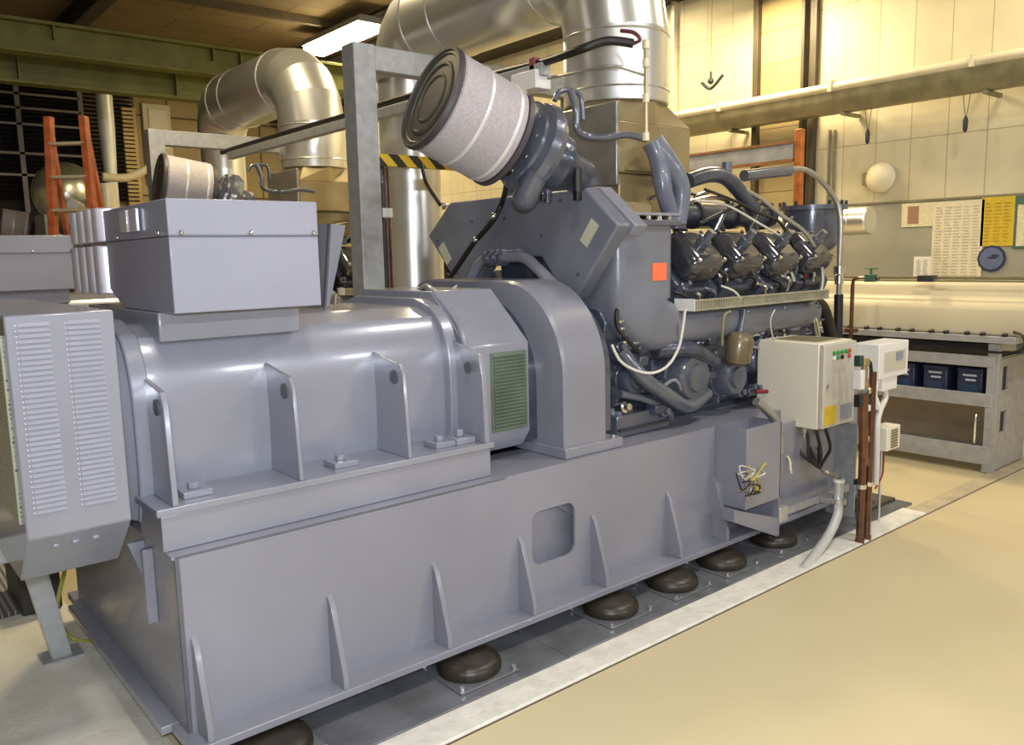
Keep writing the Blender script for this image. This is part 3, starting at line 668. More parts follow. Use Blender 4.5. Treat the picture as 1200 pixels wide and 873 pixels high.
# cylinder heads of both banks
RB = Matrix.Rotation(R_(45), 3, 'X')      # near bank leans to -y
def headset(x, side, sub):
    s_ = -1 if side == 'near' else 1
    rot = Matrix.Rotation(R_(45)*(-s_)*-1*-1, 3, 'X') if s_ == 1 else Matrix.Rotation(R_(45), 3, 'X')
    ax = Vector((0, s_*math.sin(R_(45)), math.cos(R_(45))))
    base = Vector((x, CYc+s_*.34, 1.44)); 
    c = base+ax*.12
    M().obox(c, .33, .36, .26, Matrix.Rotation(R_(45)*(-s_), 3, 'X')).build('cylinder_head', ENG, en, bevel=.02)
    c2 = base+ax*.33
    rk = M(); rk.obox(c2, .28, .28, .18, Matrix.Rotation(R_(45)*(-s_), 3, 'X')); o = rk.build('rocker_cover', sub, en, bevel=.06, seg=4)
    t_ = Vector((0, s_*math.cos(R_(45)), -math.sin(R_(45))))
    for sx in (-.11, .11):
        for sy in (-.11, .11): M().hexbolt(c2+Vector((sx, 0, 0))+t_*sy+ax*.07, ax, .012, .018).build('nut', CHROME, o)
    M().lathe([(0, .035), (.06, .035), (.065, .024), (.12, .022)], c2+ax*.07, ax, 16).build('ignition_coil', ENG2, en)
    if s_ == -1:
        M().tube([c+t_*.16, c+t_*.26+Vector((.02, 0, -.02)), Vector((x+.05, 2.86, 1.34))], .05, 14, 6).build('intake_runner', ENG2, en)
        M().lathe([(0, .075), (.015, .075)], c+t_*.17, t_, 20).build('runner_flange', ENG2, en)
        M().tube([c+t_*.15+Vector((.13, 0, .05)), c+t_*.22+Vector((.14, 0, .03)), Vector((x+.16, 2.84, 1.42))], .014, 8, 5).build('injector_line', BLACK, en)
for i in range(4):
    headset(3.74+i*.385, 'near', COVM)
    headset(3.74+i*.385, 'far', COVM)
# exhaust / gas pipes in the V, and coolant rail
b = M(); b.lathe([(0, .075), (1.5, .075)], (3.65, 3.34, 1.93), (1, 0, 0), 20); b.build('exhaust_manifold', ENG, en)
b = M(); b.lathe([(0, .075), (1.5, .075)], (3.65, 3.62, 1.93), (1, 0, 0), 20); b.build('exhaust_manifold', ENG, en)
for i in range(4):
    M().cyl((3.74+i*.385, 3.34, 1.93), (3.74+i*.385, 3.24, 1.68), .045).build('exhaust_stub', ENG, en)
    M().lathe([(0, .09), (.025, .09)], (3.9+i*.385, 3.34, 1.93), (1, 0, 0), 20).build('pipe_clamp', DARKP, en)
M().tube([U(806, 212, 'y', 3.0), U(830, 205, 'y', 3.0), U(850, 208, 'y', 3.0), U(868, 226, 'y', 3.0), U(884, 246, 'y', 3.0)], .045, 14, 6).build('coolant_pipe', ENG, en)
M().tube([U(872, 206, 'y', 3.0), U(895, 203, 'y', 3.0), U(925, 200, 'y', 3.0)], .035, 12, 6).build('coolant_pipe', ENG2, en)
M().cyl(U(852, 190, 'y', 3.0), U(852, 206, 'y', 3.0), .03).build('valve_stub', ENG2, en)
M().tube([U(905, 204, 'y', 3.0), U(935, 198, 'y', 3.0), U(956, 206, 'y', 2.98), U(975, 228, 'y', 2.95), U(984, 250, 'y', 2.92), U(984, 300, 'y', 2.9), U(983, 345, 'y', 2.9)], .018, 10, 6).build('braided_hose', BRAID, en)
M().tube([U(983, 345, 'y', 2.9), U(982, 400, 'y', 2.9), U(982, 440, 'y', 2.9)], .030, 10, 4).build('drain_hose', BLACK, en)
M().lathe([(0, .04), (.05, .04), (.06, .03), (.12, .03)], U(984, 312, 'y', 2.9), (0, 0, -1), 12).build('hose_coupling', CHROME, en)
M().tube([U(862, 217, 'y', 2.98), U(890, 232, 'y', 2.95), U(915, 252, 'y', 2.9), U(943, 272, 'y', 2.85), U(958, 298, 'y', 2.82), U(964, 322, 'y', 2.8), U(960, 345, 'y', 2.8), U(948, 357, 'y', 2.8)], .013, 10, 6).build('braided_hose', BRAID, en)
M().tube([U(826, 222, 'y', 2.9), U(860, 235, 'y', 2.9), U(890, 250, 'y', 2.9), U(915, 262, 'y', 2.9), U(935, 300, 'y', 2.9)], .009, 8, 6).build('signal_cable', BLACK, en)
M().tube([U(815, 235, 'y', 2.95), U(850, 240, 'y', 2.92), U(890, 262, 'y', 2.9), U(920, 280, 'y', 2.9)], .007, 8, 6).build('signal_cable', WIREW, en)
for k, (a, b2) in enumerate((((790, 262), (830, 225)), ((800, 238), (870, 245)), ((820, 262), (905, 240)), ((760, 233), (830, 236)), ((840, 270), (860, 235)), ((880, 270), (900, 245)), ((915, 280), (930, 255)))):
    p1 = U(*a, 'y', 3.02); p2 = U(*b2, 'y', 3.12); M().tube([p1, (p1+p2)/2+Vector((0, -.02, .05)), p2], .012, 8, 5).build('vee_pipe', (ENG2, CHROME, DARKP, CHROME, ENG2, DARKP, ENG)[k], en)
ENGH = mat('hose_paint', (.14, .155, .21), .35, 0, .12, 10, .1, 60, coat=.3)
# fat twin hoses at the turbo outlet
M().tube([U(764, 166, 'y', 3.0), U(771, 182, 'y', 2.98), U(775, 205, 'y', 2.96), U(779, 228, 'y', 2.95), U(788, 256, 'y', 2.95)], lambda t_: .058-.014*t_, 16, 6).build('fat_hose', ENGH, en)
M().tube([U(766, 166, 'y', 3.0), U(779, 184, 'y', 2.96), U(792, 204, 'y', 2.93), U(799, 226, 'y', 2.92), U(795, 262, 'y', 2.93)], lambda t_: .060-.016*t_, 16, 6).build('fat_hose', ENGH, en)
M().lathe([(0, .05), (.06, .055)], U(793, 268, 'y', 2.95), (0, 0, 1), 16).build('hose_collar', ENG2, en)
# expansion vessel at the rear end
c = U(951, 290, 'y', 3.2)
et = M().lathe([(0, .07), (.03, .12), (.09, .19), (.14, .205), (.33, .205), (.33, .235), (.36, .235), (.362, .2)], (c.x, 3.2, 1.64), (0, 0, 1), 36).build('expansion_vessel', ENG2, en)
for kx in range(12):
    a = 2*PI*kx/12; M().hexbolt((c.x+.22*math.cos(a), 3.2+.22*math.sin(a), 2.0), (0, 0, 1), .012, .03).build('vessel_bolt', DARKP, et)
M().box(c.x-.05, c.x+.05, 3.15, 3.25, .9, 1.66).build('vessel_stand', ENG, en)
M().box(5.14, 5.25, 3.0, 3.9, .80, 1.6).build('rear_cover', ENG, en, bevel=.02)
M().tube([U(925, 300, 'y', 2.95), U(938, 318, 'y', 2.9), U(948, 335, 'y', 2.9)], .03, 10, 5).build('red_hose', REDH, en)
M().tube([U(905, 290, 'y', 2.95), U(920, 300, 'y', 2.9), U(930, 330, 'y', 2.86)], .015, 10, 5).build('rear_pipe', CHROME, en)
M().tube([U(950, 352, 'y', 2.88), U(965, 362, 'y', 2.86), U(975, 400, 'y', 2.86), U(978, 430, 'y', 2.86)], .04, 12, 5).build('rear_hose', BLACK, en)
M().tube([U(935, 372, 'y', 2.86), U(952, 372, 'y', 2.84), U(958, 400, 'y', 2.84)], .025, 12, 5).build('rear_pipe', CHROME, en)
for i in range(30):
    x = 3.58+(i % 15)*.097+rnd.uniform(-.02, .02); z = 1.47+rnd.random()*.16; y = 2.87+rnd.uniform(-.03, .03)+(z-1.47)*.15
    if i % 2: M().tube([(x, y, z), (x+.04, y-.05, z-.03), (x+.06, y-.02, z-.10)], .011, 8, 4).build('injector_line', (BLACK, CHROME, ENG2)[i % 3], en)
    else: M().lathe([(0, .026), (.04, .026), (.045, .014), (.08, .014)], (x, y+.03, z), (0, -1, .5), 12).build('injector_fitting', (ENG2, CHROME, PAINT)[i % 3], en)
# wire mesh cable tray
b = M(); x0, x1 = 3.56, 4.92
b.box(x0, x1, 2.755, 2.76, 1.395, 1.44); b.box(x0, x1, 2.755, 2.88, 1.392, 1.397)
for i in range(62):
    x = x0+i*(x1-x0)/61; b.box(x-.003, x+.003, 2.748, 2.756, 1.39, 1.44)
b.box(x0, x1, 2.745, 2.757, 1.385, 1.397); b.box(x0, x1, 2.745, 2.757, 1.436, 1.446)
tr_ = b.build('cable_tray', mat('tray_zinc', (.42, .40, .30), .45, .4, .15, 20), en)
M().box(x0-.005, x0, 2.745, 2.88, 1.385, 1.45).build('tray_end', WHITEP, tr_)
M().tube([U(803, 362, 'y', 2.74), U(800, 385, 'y', 2.74), U(795, 408, 'y', 2.74), U(783, 428, 'y', 2.75), U(765, 437, 'y', 2.76), U(745, 434, 'y', 2.78), U(727, 423, 'y', 2.80), U(717, 404, 'y', 2.82)], .0075, 8, 6).build('white_cable', WIREW, en)
M().tube([U(856, 365, 'y', 2.745), U(848, 372, 'y', 2.75), U(846, 405, 'y', 2.76)], .008, 8, 5).build('thin_pipe', OLIVE, en)
M().tube([U(908, 363, 'y', 2.745), U(903, 375, 'y', 2.75), U(905, 392, 'y', 2.76), U(911, 405, 'y', 2.76)], .004, 6, 5).build('thin_wire', WIREW, en)
M().tube([U(868, 350, 'y', 2.75), U(860, 341, 'y', 2.76), U(845, 335, 'y', 2.80)], .006, 6, 5).build('thin_wire', WIREW, en)
M().tube([(3.08, 2.86, 1.42), (3.05, 2.83, 1.34), (3.10, 2.80, 1.26), (3.18, 2.80, 1.2)], .012, 8, 5).build('corrugated_loom', BLACK, en)
for i in range(4): M().lathe([(0, .018), (.012, .018)], (3.06+.01*i, 2.82, 1.37-.035*i), (.2, 0, -1), 10).build('loom_clip', CHROME, en)

# ---- turbocharger and intake filter
ta = (RT*.787-UP*.294+FW*.545).normalized()
f0 = D(506, 115, 3.62)
fl = thing('air_filter', 'large drum air filter with black end cap and pale pleated sides on the near engine', 'air filter', tuple(f0+Vector((.18, 0, -.3))))
M().lathe([(.02, 0.2190), (.03, 0.2300), (.125, 0.2318), (.13, 0.2318), (.27, 0.2318), (.36, 0.2318), (.37, 0.2208)], f0, ta, 56).build('filter_drum', FILT, fl)
M().lathe([(.16, 0.2332), (.168, 0.2351), (.176, 0.2332)], f0, ta, 56).build('band', FILTB, fl)
M().lathe([(.318, 0.2332), (.326, 0.2351), (.334, 0.2332)], f0, ta, 56).build('band', FILTB, fl)
M().lathe([(.365, 0.2254), (.368, 0.2374), (.392, 0.2374), (.396, 0.2208)], f0, ta, 56).build('back_rim', RIMM, fl)
M().lathe([(-.002, .218), (-.012, .222), (-.013, .232), (-.004, .239), (.014, .239), (.020, .230)], f0, ta, 64).build('front_rim', RIMM, fl)
M().lathe([(.001, .004), (.0, .10), (-.006, .104), (-.006, .112), (.002, .120), (.002, .150), (-.008, .157), (-.008, .168), (.0, .176), (.0, .200), (-.007, .207), (-.007, .219), (.010, .219)], f0, ta, 64).build('end_cap', CAPM, fl)
M().lathe([(.39, .11), (.43, .10), (.46, .10)], f0, ta, 28).build('outlet_collar', DARKP, fl)
tu = f0+ta*.47+Vector((0, 0, .03))
b = M(); b.lathe([(0, .10), (.0, .16), (.02, .20), (.03, .175), (.05, .18), (.07, .215), (.11, .225), (.15, .205), (.17, .14), (.20, .12)], tu, ta, 40); b.build('turbo_compressor', ENG2, en)
b = M(); b.lathe([(.17, .12), (.20, .135), (.26, .135), (.30, .10), (.42, .09)], tu, ta, 28); b.build('turbo_turbine', ENG, en)
tc_ = tu+ta*.08
M().tube([tc_+Vector((-.04, -.10, -.12)), tc_+Vector((-.05, -.02, -.24)), Vector((tc_.x, tc_.y+.02, 2.0))], .06, 16, 6).build('compressor_outlet', ENG2, en)
for dx, dy in ((.05, .0), (.16, .05), (.20, -.12)):
    M().tube([tc_+Vector((dx, dy, -.10)), tc_+Vector((dx, dy, -.25)), Vector((tc_.x+dx, tc_.y+dy, 2.0))], .022, 10, 4).build('oil_line', (ENG, ENG2, BLACK)[int(dx*100) % 3], en)
for k_ in range(10):
    a = 2*PI*k_/10; u_, w_ = frame(ta); M().hexbolt(tu+ta*.018+(u_*math.cos(a)+w_*math.sin(a))*.165, -ta, .010, .016).build('turbo_bolt', CHROME, en)
M().tube([U(668, 105, 'y', 3.05), U(675, 130, 'y', 3.05), U(676, 152, 'y', 3.05), U(690, 160, 'y', 3.05), U(712, 161, 'y', 3.0), U(735, 158, 'y', 3.0), U(757, 163, 'y', 2.98)], .018, 10, 5).build('oil_feed_pipe', ENG2, en)
M().tube([U(650, 118, 'y', 3.1), U(655, 108, 'y', 3.1), U(668, 106, 'y', 3.1), U(680, 112, 'y', 3.1), U(683, 140, 'y', 3.1)], .014, 10, 5).build('oil_feed_pipe', ENG2, en)
b = M(); b.box(3.10, 3.45, 3.25, 3.75, 1.97, 2.12); b.build('turbo_bracket', ENG2, en, bevel=.01)
# black harness from turbo down over the end housing
M().tube([D(597, 196, 3.72), U(590, 232, 'x', 2.88), U(578, 258, 'x', 2.88), U(555, 285, 'x', 2.87), U(538, 310, 'x', 2.85), U(522, 333, 'x', 2.83)], .015, 10, 6).build('wiring_harness', BLACK, en)
for px, py in ((578, 253), (557, 281)): M().sphere(U(px, py, 'x', 2.86), .018).build('harness_tie', CHROME, en)
M().tube([U(494, 192, 'x', 2.9), U(500, 215, 'x', 2.9), U(516, 240, 'x', 2.9)], .012, 8, 5).build('black_cable', BLACK, en)
# cable and hose over the coupling cowl
M().tube([U(462, 348, 'y', 3.6), U(490, 341, 'y', 3.5), (2.19, 3.22, 1.56), (2.19, 3.02, 1.42), (2.165, 2.93, 1.34), (2.165, 2.88, 1.2)], .014, 10, 6).build('cowl_hose', PAINTM, al)
M().tube([U(535, 335, 'y', 3.4), U(515, 350, 'y', 3.3), U(500, 345, 'y', 3.4), U(480, 340, 'y', 3.5)], .006, 8, 6).build('cowl_wire', WIREW, al)

# ================================================================== EXHAUST
def exhaust(dy, l1, l2):
    x, y = 3.66, 3.40
    ex = thing('exhaust_duct', l1, 'duct', (x, y, 2.5))
    R0 = .30
    b = M(); b.lathe([(0, R0-.005), (.005, R0), (.40, R0)], (x, y, 2.53), (0, 0, 1), 48); b.build('riser', DUCT, ex)
    for z in (2.60, 2.90): M().lathe([(0, R0+.001), (.006, R0+.006), (.012, R0+.001)], (x, y, z), (0, 0, 1), 48).build('seam_band', DUCT, ex)
    # elbow 1 (segmented) up to +y, horizontal, elbow down
    def elbow(cy, cz, rad, a0, a1, n, r0, r1, nm, cxx=x):
        for k in range(n):
            aa = R_(a0+(a1-a0)*k/n); ab = R_(a0+(a1-a0)*(k+1)/n)
            p0 = Vector((cxx, cy+rad*math.cos(aa), cz+rad*math.sin(aa))); p1 = Vector((cxx, cy+rad*math.cos(ab), cz+rad*math.sin(ab)))
            ra = r0+(r1-r0)*k/n; rb = r0+(r1-r0)*(k+1)/n
            rg = []
            for aq, p, r in ((aa, p0, ra), (ab, p1, rb)):
                rad_d = Vector((0, math.cos(aq), math.sin(aq)))
                rg.append([p+(rad_d*math.cos(2*PI*j/40)+Vector((1, 0, 0))*math.sin(2*PI*j/40))*r for j in range(40)])
            b = M(); b.loft(rg); o = b.build(nm, DUCT, ex)
    cz = 2.93; rad = .47
    elbow(y+rad, cz, rad, 180, 90, 4, R0, R0, 'elbow_segment')
    ye = 5.22
    b = M(); b.cyl((x, y+rad, cz+rad), (x, ye, cz+rad), R0, n=48); b.build('horizontal_run', DUCT, ex)
    for yy in (y+rad+.02, ye-.35, ye-.02): M().lathe([(0, R0+.001), (.006, R0+.007), (.012, R0+.001)], (x, yy, cz+rad), (0, 1, 0), 48).build('seam_band', DUCT, ex)
    elbow(ye, cz+rad-.36, .36, 90, 0, 4, R0, .25, 'elbow_segment')
    b = M(); b.cyl((x, ye+.36, .0), (x, ye+.36, cz+rad-.36), .235, n=40); b.build('downpipe', DUCT, ex)
    # plenum box below
    pb = thing('exhaust_heat_box', l2, 'box', (x, y, 2.0))
    PB = HEATBR
    s_ = .30
    b = M()
    b.loft([[Vector((x+u, y+v, z)) for u, v in ((-s_, -s_), (s_, -s_), (s_, s_), (-s_, s_))] for z in (2.13, 2.40)]); b.build('box_body', PB, pb, bevel=.006)
    n = 8; r1 = [Vector((x+u, y+v, 2.40)) for u, v in ((-s_, -s_), (0, -s_), (s_, -s_), (s_, 0), (s_, s_), (0, s_), (-s_, s_), (-s_, 0))]
    r2 = [Vector((x+R0*math.cos(a)*.97, y+R0*math.sin(a)*.97, 2.53)) for a in [R_(q) for q in (225, 270, 315, 0, 45, 90, 135, 180)]]
    b = M(); b.loft([r1, r2]); b.build('transition_cone', PB, pb, ang=5)
    b = M(); b.box(x-.26, x+.1, y-.33, y-.302, 2.14, 2.16); b.build('ledge', PB, pb)
    M().cyl((x-.33, y-.2, 2.03), (x-.33, y-.2, 2.52), .07).build('side_pipe', ENG, pb) if False else None
    M().box(x-.27, x+.27, y-.27, y+.27, 1.90, 2.13).build('lower_neck', PB, pb, bevel=.01)
    M().box(x-.33, x-.305, y-.31, y+.31, 2.06, 2.5).build('end_panel', mat('box_end_grey', (.32, .31, .28), .35, .6, .15), pb, bevel=.01)
    return ex, pb
ex, pb = exhaust(0, 'large shiny galvanised exhaust duct rising from the near engine and bending back overhead', 'tan metal heat box between the near engine and its exhaust duct')

# gallows frame
def gallows():
    t = thing('steel_gallows', 'tall galvanised steel gallows post with a crossarm behind the near alternator', 'steel frame', (2.52, 4.35, 0))
    M().box(2.455, 2.60, 4.28, 4.42, 0, 2.93).build('post', GALVD, t, bevel=.006)
    M().box(2.60, 4.2, 4.30, 4.40, 2.79, 2.93).build('crossarm', GALVD, t, bevel=.006)
    M().box(4.2, 4.34, 4.28, 4.42, 0, 2.93).build('post', GALVD, t, bevel=.006)
    return t
gl = gallows(); gl.location.y += .06; gl.location.x += .035
# overhead pipe bar running between sets
t = thing('overhead_pipe_bar', 'galvanised channel carrying a black hose overhead between the sets', 'pipe run', (3.05, 4.5, 2.6))
X = 3.05
pA = U(270, 180, 'x', X); pB = U(405, 143, 'x', X); pC = U(485, 118, 'x', X); pD = U(640, 88, 'x', X)
zb = (pA.z+pB.z)/2
M().box(X-.03, X+.03, pD.y, pA.y, zb-.05, zb+.015).build('channel', GALVD, t, bevel=.004)
pts = [(X, pA.y+.1, zb+.035), (X, pB.y, zb+.045), (X, pC.y, zb+.05)]
M().tube([(X, pA.y+.2, zb+.035), (X, (pA.y+pB.y)/2, zb+.04), (X, pB.y, zb+.04), (X, pC.y, zb+.045), U(600, 82, 'x', X), U(640, 72, 'x', X), U(680, 58, 'x', X), U(712, 48, 'x', X+.1), U(742, 51, 'x', X+.2)], .022, 12, 6).build('black_hose', BLACK, t)
M().tube([U(742, 51, 'x', X+.2), U(750, 46, 'x', X+.2), U(742, 38, 'x', X+.2), U(728, 36, 'x', X+.2)], .010, 8, 5).build('hose_tail', mat('maroon_hose', (.16, .04, .05), .4), t)
M().tube([U(642, 92, 'x', X), U(680, 84, 'x', X), U(717, 77, 'x', X+.05), U(755, 88, 'x', X+.22)], .008, 8, 6).build('thin_pipe', BRAID, t)
c = U(622, 96, 'x', X); M().box(X-.055, X+.055, c.y-.10, c.y+.10, c.z-.05, c.z+.045).build('junction_box', WHITEP, t, bevel=.004)
c = U(628, 82, 'x', X); M().box(X-.03, X+.03, c.y-.02, c.y+.02, c.z-.03, c.z+.06).build('hose_clip', mat('maroon_clip', (.2, .05, .05), .5), t, bevel=.003)
v1 = U(757, 52, 'x', X+.22); v2 = U(758, 160, 'x', X+.22)
M().cyl((v1.x, v1.y, v2.z), (v1.x, v1.y, v1.z), .011, n=10).build('vertical_tube', mat('brass_pale', (.55, .47, .28), .35, .5, .1), t)
for f_ in (.0, .42, .80, 1.): z_ = v2.z+(v1.z-v2.z)*f_; M().lathe([(0, .018), (.04, .018)], (v1.x, v1.y, z_-.02), (0, 0, 1), 10).build('tube_fitting', PIPEW, t)
# hangers from crossarm
for y in (4.35, 6.0):
    M().box(X-.006, X+.006, y-.02, y+.02, zb+.01, 2.80 if y < 5 else 2.66).build('hanger', GALVD, t)
# hazard striped beam
HZ = bpy.data.materials.new('hazard_stripes'); HZ.use_nodes = True; nt = HZ.node_tree; N = nt.nodes; L = nt.links; bs = N['Principled BSDF']
gp = N.new('ShaderNodeNewGeometry'); sp = N.new('ShaderNodeSeparateXYZ'); L.new(gp.outputs['Position'], sp.inputs[0])
ad = N.new('ShaderNodeMath'); ad.operation = 'ADD'; L.new(sp.outputs[0], ad.inputs[0]); L.new(sp.outputs[2], ad.inputs[1])
mu = N.new('ShaderNodeMath'); mu.operation = 'MULTIPLY'; mu.inputs[1].default_value = 6.5; L.new(ad.outputs[0], mu.inputs[0])
fr = N.new('ShaderNodeMath'); fr.operation = 'FRACT'; L.new(mu.outputs[0], fr.inputs[0]); gt = N.new('ShaderNodeMath'); gt.operation = 'GREATER_THAN'; gt.inputs[1].default_value = .5; L.new(fr.outputs[0], gt.inputs[0])
mx = N.new('ShaderNodeMix'); mx.data_type = 'RGBA'; mx.inputs[6].default_value = (.70, .47, .03, 1); mx.inputs[7].default_value = (.02, .02, .015, 1); L.new(gt.outputs[0], mx.inputs[0]); L.new(mx.outputs[2], bs.inputs['Base Color'])
hb = thing('hazard_striped_beam', 'yellow and black striped low beam behind the gallows post', 'beam', (3.3, 4.75, 0))
M().box(2.8, 4.3, 4.74, 4.79, 2.295, 2.37).build('beam', HZ, hb, flat=True)
M().box(2.83, 2.88, 4.74, 4.79, 0, 2.295).build('leg', DARKP, hb); M().box(4.2, 4.25, 4.74, 4.79, 0, 2.295).build('leg', DARKP, hb)
# service pipework visible between the post and the downpipe
t = thing('service_pipework', 'dark service pipes and valves between the gallows post and the downpipe', 'pipes', (3.3, 6.5, 0))
for k_, (px, y_) in enumerate(((447, 4.92), (451, 5.02), (455, 5.12))):
    c = U(px, 300, 'y', y_); M().cyl((c.x, y_, 0), (c.x, y_, 2.2+.1*k_), .03).build('pipe', (DARKP, ENG, BROWNP)[k_], t)
c = U(450, 255, 'y', 4.9); M().lathe([(0, .06), (.06, .06)], (c.x, 4.9, c.z), (0, 0, 1), 16).build('valve', WHITEP, t)

# ================================================================== COPIES: other sets further back
DYs = (3.8, 11.2)
names = [('second', 'behind the near set'), ('farthest', 'seen at the far left')]
s2 = (0, 3.8, 0); s4 = (0, 11.2, 0)
for o_, g_n in ((sk, 'base frames of the generator sets'), (al, 'alternators of the generator sets'), (en, 'engines of the generator sets'), (fl, 'drum air filters of the engines'), (ex, 'exhaust ducts of the sets'), (pb, 'heat boxes below the exhaust ducts'), (gl, 'galvanised gallows frames')): o_['group'] = g_n
copy_tree(sk, s2, 'grey-blue base frame of the second set, behind the near machine')
copy_tree(al, s2, 'dark grey alternator of the second set, its box seen behind the ribbed covers')
copy_tree(en, s2, 'engine of the second set, partly seen between the near box and the gallows post', skip=('fat_hose',))
f2 = copy_tree(fl, s2, 'smaller looking drum air filter of the second set, above the near terminal box')
ff = f2; f2.rotation_euler = (0, R_(-13), 0); f2.location += Vector((.07, 0, -.02))
copy_tree(ex, s2, 'shiny galvanised duct of the second set, bending down to the left below the lamp')
copy_tree(pb, s2, 'amber tan metal heat box below the second set duct, left of the gallows post')
copy_tree(gl, s2, 'galvanised gallows frame of the second set, seen above the rear air filter')
copy_tree(sk, s4, 'base frame of the farthest set, hidden behind the dark box at left')
copy_tree(al, s4, 'alternator of the farthest set, beyond the ladder')
copy_tree(en, s4, 'engine of the farthest set carrying the small drum filter at the left edge', skip=('fat_hose',))
f3 = copy_tree(fl, s4, 'tiny far drum air filter at the left edge, left of the orange ladder')
f3.rotation_euler = (0, R_(-13), 0); f3.location += Vector((.07, 0, -.02))
# vessel in the third bay
c = U(78, 225, 'y', 12.6)
t = thing('insulated_vessel', 'round silvery domed vessel end behind the orange ladder', 'vessel', (c.x, 12.6, 0))
M().lathe([(0, .02), (.02, .16), (.07, .28), (.15, .38), (.25, .42), (1.2, .42)], (c.x, 12.6, c.z), (.2, 1, 0), 40).build('shell', mat('vessel_silver', (.62, .63, .52), .25, .85, .1), t)
M().lathe([(0, .425), (.03, .43), (.06, .425)], Vector((c.x, 12.6, c.z))+Vector((.2, 1, 0)).normalized()*.3, (.2, 1, 0), 40).build('band', GALVD, t)
for dx in (-.25, .35): M().box(c.x+dx, c.x+dx+.08, 12.85, 13.5, 0, c.z-.28).build('saddle', GALVD, t)
for py, r in ((255, .09), (240, .07)):
    cc = U(85, py, 'y', 11.9); M().lathe([(0, r), (.5, r), (.52, r*.5)], (cc.x, 11.9, cc.z), (.4, 1, 0), 20).build('branch_pipe', GALV, t)
# third bay dark cabinet
c1 = U(100, 235, 'y', 10.9)
t = thing('pump_skid', 'dim grey pump unit with pale pipework behind the ribbed terminal box', 'pump', (c1.x+.6, 11.0, 0))
M().box(c1.x+.12, c1.x+2.4, 10.9, 11.5, 0, 2.25).build('housing', mat('dim_grey', (.22, .22, .17), .6, .2, .15), t, bevel=.03)
M().tube([U(120, 207, 'y', 10.85), U(150, 208, 'y', 10.85), U(178, 195, 'y', 10.85)], .05, 12, 4).build('pipe', HOODM, t)
M().lathe([(0, .09), (.35, .09)], U(128, 250, 'y', 10.8), (0, 0, 1), 18).build('valve_body', PIPEW, t)

# ladder
t = thing('stepladder', 'orange fibreglass stepladder with aluminium rungs standing at the far left', 'ladder', tuple(Vector((D(85, 250, 8.5).x, D(85, 250, 8.5).y, 0))))
lt0, lt1 = D(57, 137, 8.5), D(98, 140, 8.5)
dirx = (lt1-lt0); dirx.z = 0; dirx.normalize(); nrm = Vector((-dirx.y, dirx.x, 0))
zt = lt0.z
def railp(side, f, back=False):  # f: 0 top .. 1 floor
    base = (lt0 if side < 0 else lt1).copy(); base.z = zt*(1-f)
    wide = .10*f
    base += dirx*wide*side+nrm*((.55 if back else -.15)*f)
    return base
for sd in (-1, 1):
    for bk in (False, True):
        a = railp(sd, 0 if not bk else .03, bk); b_ = railp(sd, 1, bk); 
        ang = Matrix.Rotation(math.atan2(dirx.y, dirx.x), 3, 'Z')
        hw = .045 if not bk else .028
        b = M(); vs = []
        for p in (a, b_):
            for u, v in ((-hw/1.3, -hw), (hw/1.3, -hw), (hw/1.3, hw), (-hw/1.3, hw)): vs.append(p+ang@Vector((u, v, 0)))
        b.add(vs, [(0,1,2,3),(4,7,6,5),(0,4,5,1),(1,5,6,2),(2,6,7,3),(3,7,4,0)]); b.build('side_rail' if not bk else 'rear_rail', LADDER, t, bevel=.004)
ang = Matrix.Rotation(math.atan2(dirx.y, dirx.x), 3, 'Z')
for i in range(1, 10):
    f = i*.105-.02; a = railp(-1, f); b_ = railp(1, f); L_ = (b_-a).length
    M().obox((a+b_)/2, L_, .09, .03, ang).build('step', mat('ladder_step', (.62, .55, .42), .4, .4, .1), t, bevel=.003)
for i in (3, 6, 8):
    f = i*.105-.02; a = railp(-1, f, True); b_ = railp(1, f, True); M().cyl(a, b_, .014).build('rear_brace', LADDER, t)
M().obox((lt0+lt1)/2+Vector((0, 0, .0)), (lt1-lt0).length, .14, .03, ang).build('top_cap', LADDER, t) if False else None

# crane girders
t = thing('crane_girder', 'green overhead crane girder with stiffeners crossing the upper left', 'crane girder', (3, 12, 4.1))
b = M(); b.box(-6, 6.9, 12.0, 12.02, 4.32, 4.69); b.build('web', GREEN, t)
b = M(); b.box(-6, 6.9, 11.88, 12.14, 4.66, 4.70); b.build('top_flange', GREEN, t, bevel=.003)
b = M(); b.box(-6, 6.9, 11.88, 12.14, 4.30, 4.325); b.build('bottom_flange', GREEN, t, bevel=.003)
for x in (-1.2, 2.6, 4.6, 5.0): M().box(x, x+.02, 11.9, 12.0, 4.50, 4.66).build('stiffener', GREEN, t)
t = thing('crane_runway_beam', 'green lower crane beam just below the main girder', 'beam', (3, 12.6, 3.9))
b = M(); b.box(-6, 6.9, 12.7, 12.72, 4.10, 4.42); b.build('web', GREEN, t)
b = M(); b.box(-6, 6.9, 12.6, 12.84, 4.06, 4.10); b.build('bottom_flange', GREEN, t, bevel=.003)
M().box(-6, 6.9, 12.6, 12.84, 4.42, 4.45).build('top_flange', GREEN, t)
for x in (-.9, 2.3, 4.3): M().box(x, x+.02, 12.6, 12.7, 4.10, 4.42).build('stiffener', GREEN, t)

